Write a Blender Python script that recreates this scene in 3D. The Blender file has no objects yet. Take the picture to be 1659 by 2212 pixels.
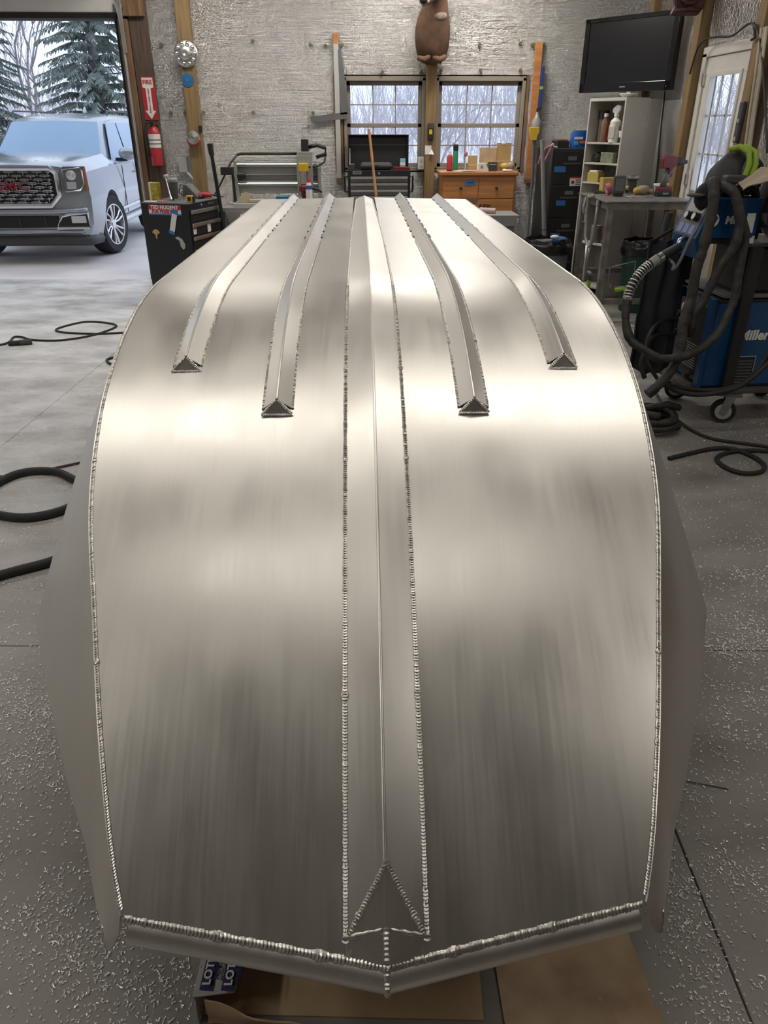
import bpy, bmesh, math, random
from mathutils import Vector, Matrix, Euler
R = math.radians
rnd = random.Random(7)
SC = bpy.context.scene
COL = SC.collection
V = Vector

# ---------------------------------------------------------------- camera, sky, lights, exposure
CAM_Z, PITCH, YAW, FPX = 1.74, 27.7, 1.71, 1600.0
cam = bpy.data.cameras.new('camera')
cam.sensor_fit = 'VERTICAL'; cam.sensor_height = 24.0
cam.lens = 24.0 * FPX / 2212.0
cam.clip_start = 0.05; cam.clip_end = 400
camo = bpy.data.objects.new('camera', cam); COL.objects.link(camo)
camo.location = (0, 0, CAM_Z); camo.rotation_euler = (R(90 - PITCH), 0, R(-YAW))
SC.camera = camo

w = bpy.data.worlds.new('overcast_sky'); SC.world = w; w.use_nodes = True
nt = w.node_tree; nt.nodes.clear()
out = nt.nodes.new('ShaderNodeOutputWorld'); bg = nt.nodes.new('ShaderNodeBackground')
tc = nt.nodes.new('ShaderNodeTexCoord'); nz = nt.nodes.new('ShaderNodeTexNoise'); cr = nt.nodes.new('ShaderNodeValToRGB')
nz.inputs['Scale'].default_value = 2.2; nz.inputs['Detail'].default_value = 4
cr.color_ramp.elements[0].position = .35; cr.color_ramp.elements[0].color = (.60, .72, .95, 1)
cr.color_ramp.elements[1].position = .65; cr.color_ramp.elements[1].color = (.80, .88, 1.0, 1)
nt.links.new(tc.outputs['Generated'], nz.inputs['Vector']); nt.links.new(nz.outputs['Fac'], cr.inputs['Fac'])
nt.links.new(cr.outputs['Color'], bg.inputs['Color']); nt.links.new(bg.outputs[0], out.inputs['Surface'])
bg.inputs['Strength'].default_value = 1.6

SC.view_settings.view_transform = 'Standard'; SC.view_settings.look = 'None'
SC.view_settings.gamma = 1.0; SC.view_settings.use_curve_mapping = False
SC.view_settings.exposure = 0.0
CEIL = 3.7
# (x, y, length, turn, watts) of the ceiling strip lights
STRIPS = [(0.95, 8.8, 1.3, 0, 72), (1.2, 3.0, 2.4, 0, 20), (-1.4, 2.7, 2.4, 0, 16), (-3.9, 6.4, 2.4, 0, 36), (-3.6, .2, 2.2, 90, 54), (2.75, .2, 2.2, 90, 22), (-1.5, 8.5, 1.3, 0, 36), (2.2, 6.0, 1.3, 90, 12), (-.1, 1.0, 2.4, 0, 7)]  # bow-side pair and all entries after it are added fill lamps

# ---------------------------------------------------------------- helpers
def at(px, py, Y=None, z=None, X=None):
    """a place in the room seen in the photograph's direction px, py at a given depth, height or side distance"""
    th, ps = R(PITCH), R(YAW)
    fw = V((math.sin(ps)*math.cos(th), math.cos(ps)*math.cos(th), -math.sin(th)))
    rt = V((math.cos(ps), -math.sin(ps), 0)); up = rt.cross(fw)
    d = fw + rt*((px-829.5)/FPX) + up*((1106-py)/FPX)
    c = V((0, 0, CAM_Z))
    t = (Y-c.y)/d.y if Y is not None else (z-c.z)/d.z if z is not None else (X-c.x)/d.x
    return c + d*t

class MB:
    def __init__(s): s.v = []; s.f = []
    def add(s, vs, fs, m=None):
        b = len(s.v)
        s.v += [(m @ V(p)) if m else V(p) for p in vs]
        s.f += [[i+b for i in f] for f in fs]
        return s
    def box(s, c, d, rot=None, m=None):
        x, y, z = d[0]/2, d[1]/2, d[2]/2
        vs = [V((i, j, k)) for i in (-x, x) for j in (-y, y) for k in (-z, z)]
        M = Matrix.Translation(V(c)) @ (Euler(rot).to_matrix().to_4x4() if rot else Matrix())
        if m: M = m @ M
        return s.add(vs, [(0,1,3,2),(4,6,7,5),(0,4,5,1),(2,3,7,6),(0,2,6,4),(1,5,7,3)], M)
    def b2(s, a, b):
        return s.box([(a[i]+b[i])/2 for i in range(3)], [abs(b[i]-a[i]) for i in range(3)])
    def ring(s, pts, r, n=8, closed=False, caps=True, flat=1.0, up=None):
        pts = [V(p) for p in pts]; N = len(pts); b = len(s.v); prev = None
        for i, p in enumerate(pts):
            a = pts[(i-1) % N] if (closed or i > 0) else p
            c = pts[(i+1) % N] if (closed or i < N-1) else p
            t = (c-a).normalized() if (c-a).length > 1e-9 else V((0, 0, 1))
            if prev is None:
                u = V(up) if up else (V((0, 0, 1)) if abs(t.z) < .9 else V((1, 0, 0)))
            else: u = prev
            u = (u - t*u.dot(t)); u = u.normalized() if u.length > 1e-6 else t.orthogonal().normalized()
            prev = u; w_ = t.cross(u)
            rr = r(i/(N-1)) if callable(r) else r[i] if isinstance(r, (list, tuple)) else r
            for k in range(n):
                an = 2*math.pi*k/n
                s.v.append(p + w_*(math.cos(an)*rr) + u*(math.sin(an)*rr*flat))
        for i in range(N if closed else N-1):
            for k in range(n):
                a0 = b+i*n+k; a1 = b+i*n+(k+1) % n; c0 = b+((i+1) % N)*n+k; c1 = b+((i+1) % N)*n+(k+1) % n
                s.f.append([a0, a1, c1, c0])
        if caps and not closed:
            s.f.append([b+k for k in range(n)][::-1]); s.f.append([b+(N-1)*n+k for k in range(n)])
        return s
    def cyl(s, p0, p1, r0, r1=None, n=14): return s.ring([p0, p1], [r0, r0 if r1 is None else r1], n)
    def lathe(s, prof, n=20, m=None, caps=True):
        vs = []; fs = []
        for r, z in prof:
            for k in range(n):
                a = 2*math.pi*k/n; vs.append((r*math.cos(a), r*math.sin(a), z))
        for i in range(len(prof)-1):
            for k in range(n): fs.append((i*n+k, i*n+(k+1) % n, (i+1)*n+(k+1) % n, (i+1)*n+k))
        if caps and prof[0][0] < 1e-4: fs.append(tuple(range(n))[::-1])
        if caps and prof[-1][0] < 1e-4: fs.append(tuple((len(prof)-1)*n+k for k in range(n)))
        return s.add(vs, fs, m)
    def prism(s, poly, d, m=None):
        n = len(poly); vs = [(p[0], p[1], 0) for p in poly] + [(p[0], p[1], d) for p in poly]
        fs = [tuple(range(n))[::-1], tuple(range(n, 2*n))] + [(i, (i+1) % n, n+(i+1) % n, n+i) for i in range(n)]
        return s.add(vs, fs, m)
    def sph(s, c, r, nu=14, nv=9, m=None):
        r = (r, r, r) if not isinstance(r, (list, tuple)) else r
        vs = []; fs = []
        for j in range(nv+1):
            b = math.pi*j/nv
            for k in range(nu):
                a = 2*math.pi*k/nu
                vs.append((c[0]+r[0]*math.sin(b)*math.cos(a), c[1]+r[1]*math.sin(b)*math.sin(a), c[2]+r[2]*math.cos(b)))
        for j in range(nv):
            for k in range(nu): fs.append((j*nu+k, (j+1)*nu+k, (j+1)*nu+(k+1) % nu, j*nu+(k+1) % nu))
        return s.add(vs, fs, m)
    def quad(s, *p): return s.add(p, [tuple(range(len(p)))])
    def grid(s, fn, nu, nv):
        vs = [fn(i/nu, j/nv) for j in range(nv+1) for i in range(nu+1)]
        fs = [(j*(nu+1)+i, j*(nu+1)+i+1, (j+1)*(nu+1)+i+1, (j+1)*(nu+1)+i) for j in range(nv) for i in range(nu)]
        return s.add(vs, fs)
    def build(s, name, mat, parent=None, smooth=False, bevel=0, solid=0, loc=None, rot=None, subd=0, off=-1):
        me = bpy.data.meshes.new(name); me.from_pydata([tuple(p) for p in s.v], [], s.f); me.update()
        bm = bmesh.new(); bm.from_mesh(me)
        bmesh.ops.recalc_face_normals(bm, faces=bm.faces) if not solid else None
        bm.to_mesh(me); bm.free()
        o = bpy.data.objects.new(name, me); COL.objects.link(o)
        if mat: me.materials.append(mat)
        if smooth:
            for p in me.polygons: p.use_smooth = True
            if smooth != 'all':
                try: me.set_sharp_from_angle(angle=R(smooth if smooth is not True else 40))
                except Exception: pass
        if solid:
            md = o.modifiers.new('thick', 'SOLIDIFY'); md.thickness = solid; md.offset = off
            if smooth: es = o.modifiers.new('crisp', 'EDGE_SPLIT'); es.split_angle = R(42)
        if bevel:
            md = o.modifiers.new('edge', 'BEVEL'); md.width = bevel; md.segments = 2; md.limit_method = 'ANGLE'
        if subd:
            md = o.modifiers.new('soft', 'SUBSURF'); md.levels = subd; md.render_levels = subd
        if parent: o.parent = parent
        if loc is not None: o.location = loc
        if rot is not None: o.rotation_euler = rot
        return o

def smooth_path(W_, n=5):
    o = []
    for i in range(len(W_)-1):
        a, b, c, d = W_[max(0, i-1)], W_[i], W_[i+1], W_[min(len(W_)-1, i+2)]
        for k in range(n):
            t_ = k/n; o.append(.5*((2*b)+(c-a)*t_+(2*a-5*b+4*c-d)*t_*t_+(3*b-a-3*c+d)*t_**3))
    return o+[W_[-1]]
def tag(o, label=None, cat=None, group=None, kind=None):
    for k, v_ in (('label', label), ('category', cat), ('group', group), ('kind', kind)):
        if v_: o[k] = v_
    return o
def thing(name, label, cat, loc=(0, 0, 0), rz=0, group=None):
    o = bpy.data.objects.new(name, None); COL.objects.link(o)
    o.empty_display_size = .05; o.location = loc; o.rotation_euler = (0, 0, rz)
    return tag(o, label, cat, group)
def struct(name, mb, mat, **k):
    return tag(mb.build(name, mat, **k), kind='structure')
def text(s, size, mat, parent, loc, rot=(R(90), 0, 0), ext=.0012, shear=0, bold=0.0, name='lettering', align='CENTER', sx=1.0, space=1.0):
    c = bpy.data.curves.new(name, 'FONT'); c.body = s; c.size = size; c.extrude = ext; c.shear = shear
    c.offset = bold; c.align_x = align; c.align_y = 'CENTER'; c.space_character = space; c.resolution_u = 3
    c.materials.append(mat)
    tmp = bpy.data.objects.new('tmp', c); me = bpy.data.meshes.new_from_object(tmp); bpy.data.objects.remove(tmp)
    if not me.materials: me.materials.append(mat)
    o = bpy.data.objects.new(name, me); COL.objects.link(o); o.parent = parent; o.location = loc; o.rotation_euler = rot
    o.scale = (sx, 1, 1)
    return o
def copy_tree(o, parent=None):
    c = o.copy(); COL.objects.link(c); c.parent = parent
    for ch in list(o.children): copy_tree(ch, c)
    return c

# ---------------------------------------------------------------- materials
def mat(name, col, rough=.5, metal=0.0, var=.0, vs=6.0, stretch=(1, 1, 1), bump=0.0, bs=40.0, bstretch=None, rvar=0.0, col2=None, spec=.5, emit=0, coat=0, detail=4.0, aniso=0.0):
    m = bpy.data.materials.new(name); m.use_nodes = True
    t = m.node_tree; N = t.nodes; L = t.links; b = N['Principled BSDF']
    b.inputs['Base Color'].default_value = (*col, 1); b.inputs['Roughness'].default_value = rough
    b.inputs['Metallic'].default_value = metal; b.inputs['Specular IOR Level'].default_value = spec
    if coat: b.inputs['Coat Weight'].default_value = coat; b.inputs['Coat Roughness'].default_value = .06
    if emit: b.inputs['Emission Color'].default_value = (*col, 1); b.inputs['Emission Strength'].default_value = emit
    if var or rvar or col2 or bump:
        tc = N.new('ShaderNodeTexCoord'); mp = N.new('ShaderNodeMapping'); L.new(tc.outputs['Object'], mp.inputs['Vector'])
        mp.inputs['Scale'].default_value = stretch
    if var or rvar or col2:
        nz = N.new('ShaderNodeTexNoise'); nz.inputs['Scale'].default_value = vs; nz.inputs['Detail'].default_value = detail
        L.new(mp.outputs[0], nz.inputs['Vector'])
        c2 = col2 or tuple(max(0, x*(1-var)) for x in col); c1 = col if col2 else tuple(min(1, x*(1+var*.6)) for x in col)
        rp = N.new('ShaderNodeValToRGB'); rp.color_ramp.elements[0].position = .32; rp.color_ramp.elements[1].position = .68
        rp.color_ramp.elements[0].color = (*c2, 1); rp.color_ramp.elements[1].color = (*c1, 1)
        L.new(nz.outputs['Fac'], rp.inputs['Fac']); L.new(rp.outputs[0], b.inputs['Base Color'])
        if rvar:
            mr = N.new('ShaderNodeMapRange'); mr.inputs['From Min'].default_value = .3; mr.inputs['From Max'].default_value = .7
            mr.inputs['To Min'].default_value = max(.03, rough-rvar); mr.inputs['To Max'].default_value = min(1, rough+rvar)
            L.new(nz.outputs['Fac'], mr.inputs['Value']); L.new(mr.outputs[0], b.inputs['Roughness'])
    if bump:
        mp2 = N.new('ShaderNodeMapping'); mp2.inputs['Scale'].default_value = bstretch or stretch
        L.new(tc.outputs['Object'], mp2.inputs['Vector'])
        nb = N.new('ShaderNodeTexNoise'); nb.inputs['Scale'].default_value = bs; nb.inputs['Detail'].default_value = 3
        L.new(mp2.outputs[0], nb.inputs['Vector'])
        bp = N.new('ShaderNodeBump'); bp.inputs['Strength'].default_value = min(1, bump); bp.inputs['Distance'].default_value = .01*max(1, bump)
        L.new(nb.outputs['Fac'], bp.inputs['Height']); L.new(bp.outputs[0], b.inputs['Normal'])
    return m

def glass_mat(name, tint=(1, 1, 1), refl=.08, rough=.02):
    m = bpy.data.materials.new(name); m.use_nodes = True
    t = m.node_tree; t.nodes.clear()
    o = t.nodes.new('ShaderNodeOutputMaterial'); mx = t.nodes.new('ShaderNodeMixShader')
    tr = t.nodes.new('ShaderNodeBsdfTransparent'); tr.inputs[0].default_value = (*tint, 1)
    gl = t.nodes.new('ShaderNodeBsdfGlossy'); gl.inputs['Roughness'].default_value = rough
    lw = t.nodes.new('ShaderNodeLayerWeight'); pw = t.nodes.new('ShaderNodeMath'); pw.operation = 'POWER'; pw.inputs[1].default_value = 4
    fr = t.nodes.new('ShaderNodeMath'); fr.operation = 'MULTIPLY_ADD'; fr.inputs[1].default_value = .7; fr.inputs[2].default_value = refl*.4
    t.links.new(lw.outputs['Facing'], pw.inputs[0]); t.links.new(pw.outputs[0], fr.inputs[0])
    t.links.new(fr.outputs[0], mx.inputs[0]); t.links.new(tr.outputs[0], mx.inputs[1]); t.links.new(gl.outputs[0], mx.inputs[2])
    t.links.new(mx.outputs[0], o.inputs[0]); return m

def foil_mat(name, strength=1.3, rough=.18, col=(.82, .82, .815)):
    m = bpy.data.materials.new(name); m.use_nodes = True
    t = m.node_tree; N = t.nodes; L = t.links; b = N['Principled BSDF']
    b.inputs['Base Color'].default_value = (*col, 1); b.inputs['Metallic'].default_value = .92; b.inputs['Roughness'].default_value = rough
    tc = N.new('ShaderNodeTexCoord')
    vo = N.new('ShaderNodeTexNoise'); vo.inputs['Scale'].default_value = 46; vo.inputs['Detail'].default_value = 2
    L.new(tc.outputs['Object'], vo.inputs['Vector'])
    mp = N.new('ShaderNodeMapping'); mp.inputs['Scale'].default_value = (1.2, 1.2, 26); L.new(tc.outputs['Object'], mp.inputs['Vector'])
    n1 = N.new('ShaderNodeTexNoise'); n1.inputs['Scale'].default_value = 2.0; n1.inputs['Detail'].default_value = 5; n1.inputs['Roughness'].default_value = .7
    L.new(mp.outputs[0], n1.inputs['Vector'])
    n2 = N.new('ShaderNodeTexNoise'); n2.inputs['Scale'].default_value = 2.0; n2.inputs['Detail'].default_value = 2
    L.new(tc.outputs['Object'], n2.inputs['Vector'])
    b1 = N.new('ShaderNodeBump'); b1.inputs['Strength'].default_value = .85*strength; b1.inputs['Distance'].default_value = .034
    L.new(vo.outputs['Fac'], b1.inputs['Height'])
    b2 = N.new('ShaderNodeBump'); b2.inputs['Strength'].default_value = .75*strength; b2.inputs['Distance'].default_value = .03
    L.new(n1.outputs['Fac'], b2.inputs['Height']); L.new(b1.outputs[0], b2.inputs['Normal'])
    b3 = N.new('ShaderNodeBump'); b3.inputs['Strength'].default_value = .18*strength; b3.inputs['Distance'].default_value = .06
    L.new(n2.outputs['Fac'], b3.inputs['Height']); L.new(b2.outputs[0], b3.inputs['Normal'])
    L.new(b3.outputs[0], b.inputs['Normal']); return m

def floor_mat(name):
    """sealed concrete; pale grinding dust, and door daylight painted in as a paler garage-door side"""
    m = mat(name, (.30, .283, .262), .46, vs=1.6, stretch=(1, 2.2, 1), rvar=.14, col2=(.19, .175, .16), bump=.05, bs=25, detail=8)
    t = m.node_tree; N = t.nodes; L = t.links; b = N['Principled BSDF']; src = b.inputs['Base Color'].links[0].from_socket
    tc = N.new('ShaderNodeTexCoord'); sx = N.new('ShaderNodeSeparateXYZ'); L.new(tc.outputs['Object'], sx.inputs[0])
    mr = N.new('ShaderNodeMapRange'); mr.inputs['From Min'].default_value = .2; mr.inputs['From Max'].default_value = -2.4; mr.inputs['To Min'].default_value = .05; mr.inputs['To Max'].default_value = .95  # paler towards the left: door daylight painted into the colour over the dust
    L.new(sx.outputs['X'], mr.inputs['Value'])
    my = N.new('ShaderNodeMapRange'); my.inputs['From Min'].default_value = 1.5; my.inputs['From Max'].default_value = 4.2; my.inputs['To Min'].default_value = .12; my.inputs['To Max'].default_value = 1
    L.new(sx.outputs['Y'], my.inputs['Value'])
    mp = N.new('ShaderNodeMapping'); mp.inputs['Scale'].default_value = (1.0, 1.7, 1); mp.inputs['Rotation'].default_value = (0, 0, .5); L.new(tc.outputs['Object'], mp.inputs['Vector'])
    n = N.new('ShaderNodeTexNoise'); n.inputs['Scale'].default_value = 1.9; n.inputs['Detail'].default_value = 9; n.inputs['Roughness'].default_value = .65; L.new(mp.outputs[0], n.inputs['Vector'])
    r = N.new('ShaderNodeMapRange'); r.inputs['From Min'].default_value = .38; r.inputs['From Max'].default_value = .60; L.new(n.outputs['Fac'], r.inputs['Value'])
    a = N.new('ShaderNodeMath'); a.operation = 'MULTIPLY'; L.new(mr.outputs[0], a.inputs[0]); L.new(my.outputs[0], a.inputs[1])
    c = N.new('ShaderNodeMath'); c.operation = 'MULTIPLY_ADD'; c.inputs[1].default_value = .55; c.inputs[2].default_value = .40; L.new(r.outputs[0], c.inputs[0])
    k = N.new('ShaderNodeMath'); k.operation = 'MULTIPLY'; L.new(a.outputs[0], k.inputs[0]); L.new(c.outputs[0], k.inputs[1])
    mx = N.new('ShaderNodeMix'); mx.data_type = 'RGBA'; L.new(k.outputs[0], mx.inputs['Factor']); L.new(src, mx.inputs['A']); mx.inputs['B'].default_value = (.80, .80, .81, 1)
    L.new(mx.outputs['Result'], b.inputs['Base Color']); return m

def alu_mat(name, col=(.765, .75, .715), rough=.36, streak=(1, 1, 1)):
    """mill-finish sheet: brushed lines along the boat, handling smudges in the gloss"""
    m = bpy.data.materials.new(name); m.use_nodes = True
    t = m.node_tree; N = t.nodes; L = t.links; b = N['Principled BSDF']
    b.inputs['Metallic'].default_value = 1.0
    tc = N.new('ShaderNodeTexCoord')
    mp = N.new('ShaderNodeMapping'); mp.inputs['Scale'].default_value = (70, 1.6, 1.6); L.new(tc.outputs['Object'], mp.inputs['Vector'])
    n1 = N.new('ShaderNodeTexNoise'); n1.inputs['Scale'].default_value = 2.0; n1.inputs['Detail'].default_value = 4; L.new(mp.outputs[0], n1.inputs['Vector'])
    mp2 = N.new('ShaderNodeMapping'); mp2.inputs['Scale'].default_value = (3.2, 1.2, 1.2); L.new(tc.outputs['Object'], mp2.inputs['Vector'])
    n2 = N.new('ShaderNodeTexNoise'); n2.inputs['Scale'].default_value = 2.6; n2.inputs['Detail'].default_value = 5; L.new(mp2.outputs[0], n2.inputs['Vector'])
    mx = N.new('ShaderNodeMath'); mx.operation = 'MULTIPLY_ADD'; mx.inputs[1].default_value = .30
    L.new(n1.outputs['Fac'], mx.inputs[0]); 
    m2 = N.new('ShaderNodeMath'); m2.operation = 'MULTIPLY'; m2.inputs[1].default_value = .70; L.new(n2.outputs['Fac'], m2.inputs[0]); L.new(m2.outputs[0], mx.inputs[2])
    rp = N.new('ShaderNodeValToRGB'); rp.color_ramp.elements[0].position = .36; rp.color_ramp.elements[1].position = .62
    rp.color_ramp.elements[0].color = (*[c*.93 for c in col], 1); rp.color_ramp.elements[1].color = (*col, 1)
    L.new(mx.outputs[0], rp.inputs['Fac']); L.new(rp.outputs[0], b.inputs['Base Color'])
    mr = N.new('ShaderNodeMapRange'); mr.inputs['From Min'].default_value = .35; mr.inputs['From Max'].default_value = .65
    mr.inputs['To Min'].default_value = rough-.035; mr.inputs['To Max'].default_value = rough+.05
    L.new(mx.outputs[0], mr.inputs['Value']); L.new(mr.outputs[0], b.inputs['Roughness'])
    bp = N.new('ShaderNodeBump'); bp.inputs['Strength'].default_value = .05; bp.inputs['Distance'].default_value = .002
    L.new(n1.outputs['Fac'], bp.inputs['Height'])
    # large shallow waviness of the sheet
    n3 = N.new('ShaderNodeTexNoise'); n3.inputs['Scale'].default_value = 3.0; n3.inputs['Detail'].default_value = 1; L.new(tc.outputs['Object'], n3.inputs['Vector'])
    b2 = N.new('ShaderNodeBump'); b2.inputs['Strength'].default_value = .25; b2.inputs['Distance'].default_value = .02
    L.new(n3.outputs['Fac'], b2.inputs['Height']); L.new(bp.outputs[0], b2.inputs['Normal']); L.new(b2.outputs[0], b.inputs['Normal'])
    return m

ALU = alu_mat('brushed_aluminium')
WELD = mat('weld_aluminium', (.70, .685, .65), .36, 1.0, var=.25, vs=60)
FOIL = foil_mat('foil_insulation'); FOIL2 = foil_mat('foil_tape', .7, .28, (.86, .84, .78)); FOILF = foil_mat('smooth_foil', .25, .4)
WOOD = mat('brown_post_wood', (.20, .115, .060), .7, var=.35, vs=5, stretch=(9, 9, .6), bump=.2, bs=30, bstretch=(8, 8, .4))
WOODD = mat('weathered_brown_board', (.095, .062, .044), .75, var=.35, vs=5, stretch=(9, 9, .6), bump=.25, bs=30, bstretch=(8, 8, .4))
WOODY = mat('treated_yellow_post', (.235, .155, .070), .7, var=.25, vs=4, stretch=(9, 9, .5), bump=.15, bs=30, bstretch=(8, 8, .4))
PINE = mat('orange_pine', (.46, .20, .07), .42, var=.22, vs=4, stretch=(.7, 6, 7), bump=.03)
CARD = mat('cardboard', (.46, .33, .20), .85, var=.15, vs=9, bump=.06, bs=60)
CARDY = mat('tan_cardboard', (.42, .28, .12), .8, var=.1)
BLACK = mat('black_powdercoat', (.012, .013, .016), .42, var=.2)
BLACKP = mat('black_plastic', (.016, .016, .017), .5)
RUBBER = mat('black_rubber', (.022, .021, .020), .65, var=.3, vs=20)
DARK = mat('dark_grey_plastic', (.05, .05, .052), .5)
GREY = mat('grey_paint', (.26, .265, .26), .5, var=.1)
GREYD = mat('dark_grey_paint', (.13, .135, .14), .5, var=.1)
LGREY = mat('light_grey_plastic', (.45, .45, .43), .5)
WHITE = mat('white_paint', (.62, .60, .56), .5, var=.05)
WHITEP = mat('white_plastic', (.75, .74, .71), .4)
PAPER = mat('white_paper', (.72, .70, .67), .8)
STEEL = mat('bare_steel', (.24, .225, .21), .5, .55, var=.35, vs=12, rvar=.1)
CHROME = mat('chrome', (.80, .80, .80), .12, 1.0)
SATIN = mat('satin_metal', (.62, .62, .60), .35, 1.0, var=.1)
RED = mat('red_paint', (.42, .030, .045), .38)
REDD = mat('red_plastic', (.15, .016, .024), .45, var=.2)
BLUE = mat('machine_blue', (.006, .058, .175), .38, var=.12)
BLUET = mat('blue_tape', (.03, .17, .48), .6)
YELLOW = mat('yellow_plastic', (.58, .40, .02), .5, var=.1)
LIME = mat('lime_green', (.28, .42, .035), .55, var=.1)
GREENB = mat('green_bin_plastic', (.010, .048, .036), .45, var=.15)
# ---------------------------------------------------------------- the room
from mathutils import noise as mnoise
BY = 9.74; RX = 3.25
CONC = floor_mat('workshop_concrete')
APRON = mat('apron_concrete', (.74, .68, .64), .8, var=.14, vs=1.2, bump=.05, bs=30, detail=6)
SNOW = mat('snow_ground', (.80, .81, .84), .8, vs=.25, col2=(.56, .53, .49), detail=8)
CEILM = mat('ceiling_boards', (.54, .515, .48), .7, var=.1)
DARKW = mat('dark_back_room_wall', (.42, .38, .33), .8, var=.2)
TAUPE = mat('taupe_window_vinyl', (.27, .235, .195), .5, var=.06)
PANE = glass_mat('window_glass')
WASH = mat('olive_washer', (.10, .11, .06), .6)
floor = tag(MB().b2((-8.2, -5, -.2), (RX, 9.62, -.012)).build('floor', DARKW), kind='structure')
PHI = R(-2.3)
xs = [-8.7, -5.53, -2.37, .795, 3.4]; yy = [-5.2, -1.46, 2.218, 5.9, 9.59]
for i in range(4):
    for j in range(4):
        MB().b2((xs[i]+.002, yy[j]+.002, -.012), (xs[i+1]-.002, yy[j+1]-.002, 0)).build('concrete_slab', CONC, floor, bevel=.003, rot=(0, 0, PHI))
def wall(name, m, boxes):
    mb = MB()
    for a, b in boxes: mb.b2(a, b)
    return tag(mb.build(name, m), kind='structure')
G0, G1, GZ = -7.4, -2.60, 2.74
W = [(-.175, .765, 1.245, 2.20), (.885, 1.915, 1.245, 2.20)]
back = wall('wall_back', WOODD, [((-8.2, BY, 0), (G0, BY+.14, CEIL)), ((G0, BY, GZ), (G1, BY+.14, CEIL)), ((G1, BY, 0), (RX+.1, BY+.14, W[0][2])), ((G1, BY, W[0][2]), (W[0][0], BY+.14, W[0][3])),
    ((W[0][1], BY, W[0][2]), (W[1][0], BY+.14, W[0][3])), ((W[1][1], BY, W[0][2]), (RX+.1, BY+.14, W[0][3])), ((G1, BY, W[0][3]), (RX+.1, BY+.14, CEIL))])
DY0, DY1, DZ = 7.0, 7.96, 2.31
right = wall('wall_right', WOODD, [((RX, -5, 0), (RX+.12, DY0, CEIL)), ((RX, DY0, DZ), (RX+.12, DY1, CEIL)), ((RX, DY1, 0), (RX+.12, BY, CEIL))])
wall('wall_left', FOILF, [((-8.3, -5, 0), (-8.2, BY+.1, CEIL))])
wall('wall_rear', DARKW, [((-8.3, -5.1, 0), (RX+.1, -5, CEIL))])
wall('ceiling', CEILM, [((-8.3, -5.1, CEIL), (RX+.1, BY+.14, CEIL+.1))])

def sheet(parent, name, m, a, b, axis, amp=.010, step=.09):
    """a foil blanket from corner a to corner b on a wall; axis 0 runs in x on the back wall, 1 in y on the right wall"""
    nu = max(2, int(abs(b[0]-a[0])/step)); nv = max(2, int(abs(b[1]-a[1])/.055))
    def fn(u, v):
        s = a[0]+(b[0]-a[0])*u; z = a[1]+(b[1]-a[1])*v
        d = amp*(mnoise.noise(V((s*1.6, z*7.0, 3.1)))+.6*mnoise.noise(V((s*5, z*13, 9.7)))) - .005
        return V((s, BY-.013+d, z)) if axis == 0 else V((RX-.013+d, s, z))
    mb = MB(); mb.grid(fn, nu, nv)
    return mb.build(name, m, parent, smooth='all')
for x0, x1, z0, z1 in ((-2.29, -1.95, 0, CEIL), (-1.83, -.60, 0, CEIL), (-.60, -.21, 0, CEIL), (-.21, .765, 2.225, CEIL), (-.21, .765, 0, 1.22), (.885, 1.95, 2.225, CEIL), (.885, 1.95, 0, 1.22), (1.95, 3.24, 0, CEIL)):
    sheet(back, 'foil_sheet', FOIL, (x0, z0), (x1, z1), 0)
for x0, z0, z1 in ((-.62, 0, CEIL), (-.24, 1.9, CEIL), (2.03, 0, CEIL)):
    mb = MB(); mb.grid(lambda u, v: V((x0+.05*(u-.5)+.012*mnoise.noise(V((v*14, x0, 0))), BY-.024+.006*mnoise.noise(V((u*3, v*60, x0)))-.003*math.sin(math.pi*u), z0+(z1-z0)*v)), 4, 90)
    mb.build('foil_tape', FOIL, back, smooth='all')
# screw washers that hold the foil
for px, py in ((348,97),(369,244),(400,244),(545,90),(547,243),(440,243),(671,96),(703,98),(739,98),(741,152),(676,244),(826,155),(910,156),(953,152),(1038,152),(1036,97),(1124,152),(1150,97),(1175,97),(1158,243),(1124,94)):
    p = at(px, py, Y=BY-.03)
    MB().cyl((p.x, BY-.055, p.z), (p.x, BY-.012, p.z), .017, .019, 10).build('washer', WASH, back)
# right wall: foil, smooth near the corner
sheet(right, 'foil_sheet', FOILF, (8.22, 0), (9.73, 1.95), 1, amp=.006); sheet(right, 'foil_sheet', FOIL, (8.22, 1.95), (9.73, CEIL), 1)
sheet(right, 'foil_sheet', FOIL, (6.98, DZ+.03), (7.98, CEIL), 1); sheet(right, 'foil_sheet', FOIL, (3.0, 0), (6.6, CEIL), 1)

# timber posts and boards
def post(n, a, b, m, bev=.006): return tag(MB().b2(a, b).build('trim_%d' % n, m, bevel=bev), kind='structure')
post(1, (-2.60, BY-.10, 0), (-2.49, BY-.02, GZ+.0), WOOD)
post(2, (-2.485, BY-.075, 0), (-2.29, BY-.02, CEIL), WOODD)
post(3, (-2.58, BY-.13, GZ+.02), (-2.30, BY-.076, CEIL), WOOD)
post(4, (-1.965, BY-.12, 0), (-1.815, BY-.02, CEIL), WOODY)
post(5, (.765, BY-.13, 0), (.885, BY-.0, CEIL), WOODY)
post(6, (RX-.10, 8.03, 0), (RX-.0, 8.17, CEIL), WOODY)
post(7, (RX-.10, 6.76, 0), (RX-.0, 6.89, CEIL), WOODY)
post(8, (RX-.09, 9.40, 0), (RX-.0, 9.52, CEIL), WOODY)
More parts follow.
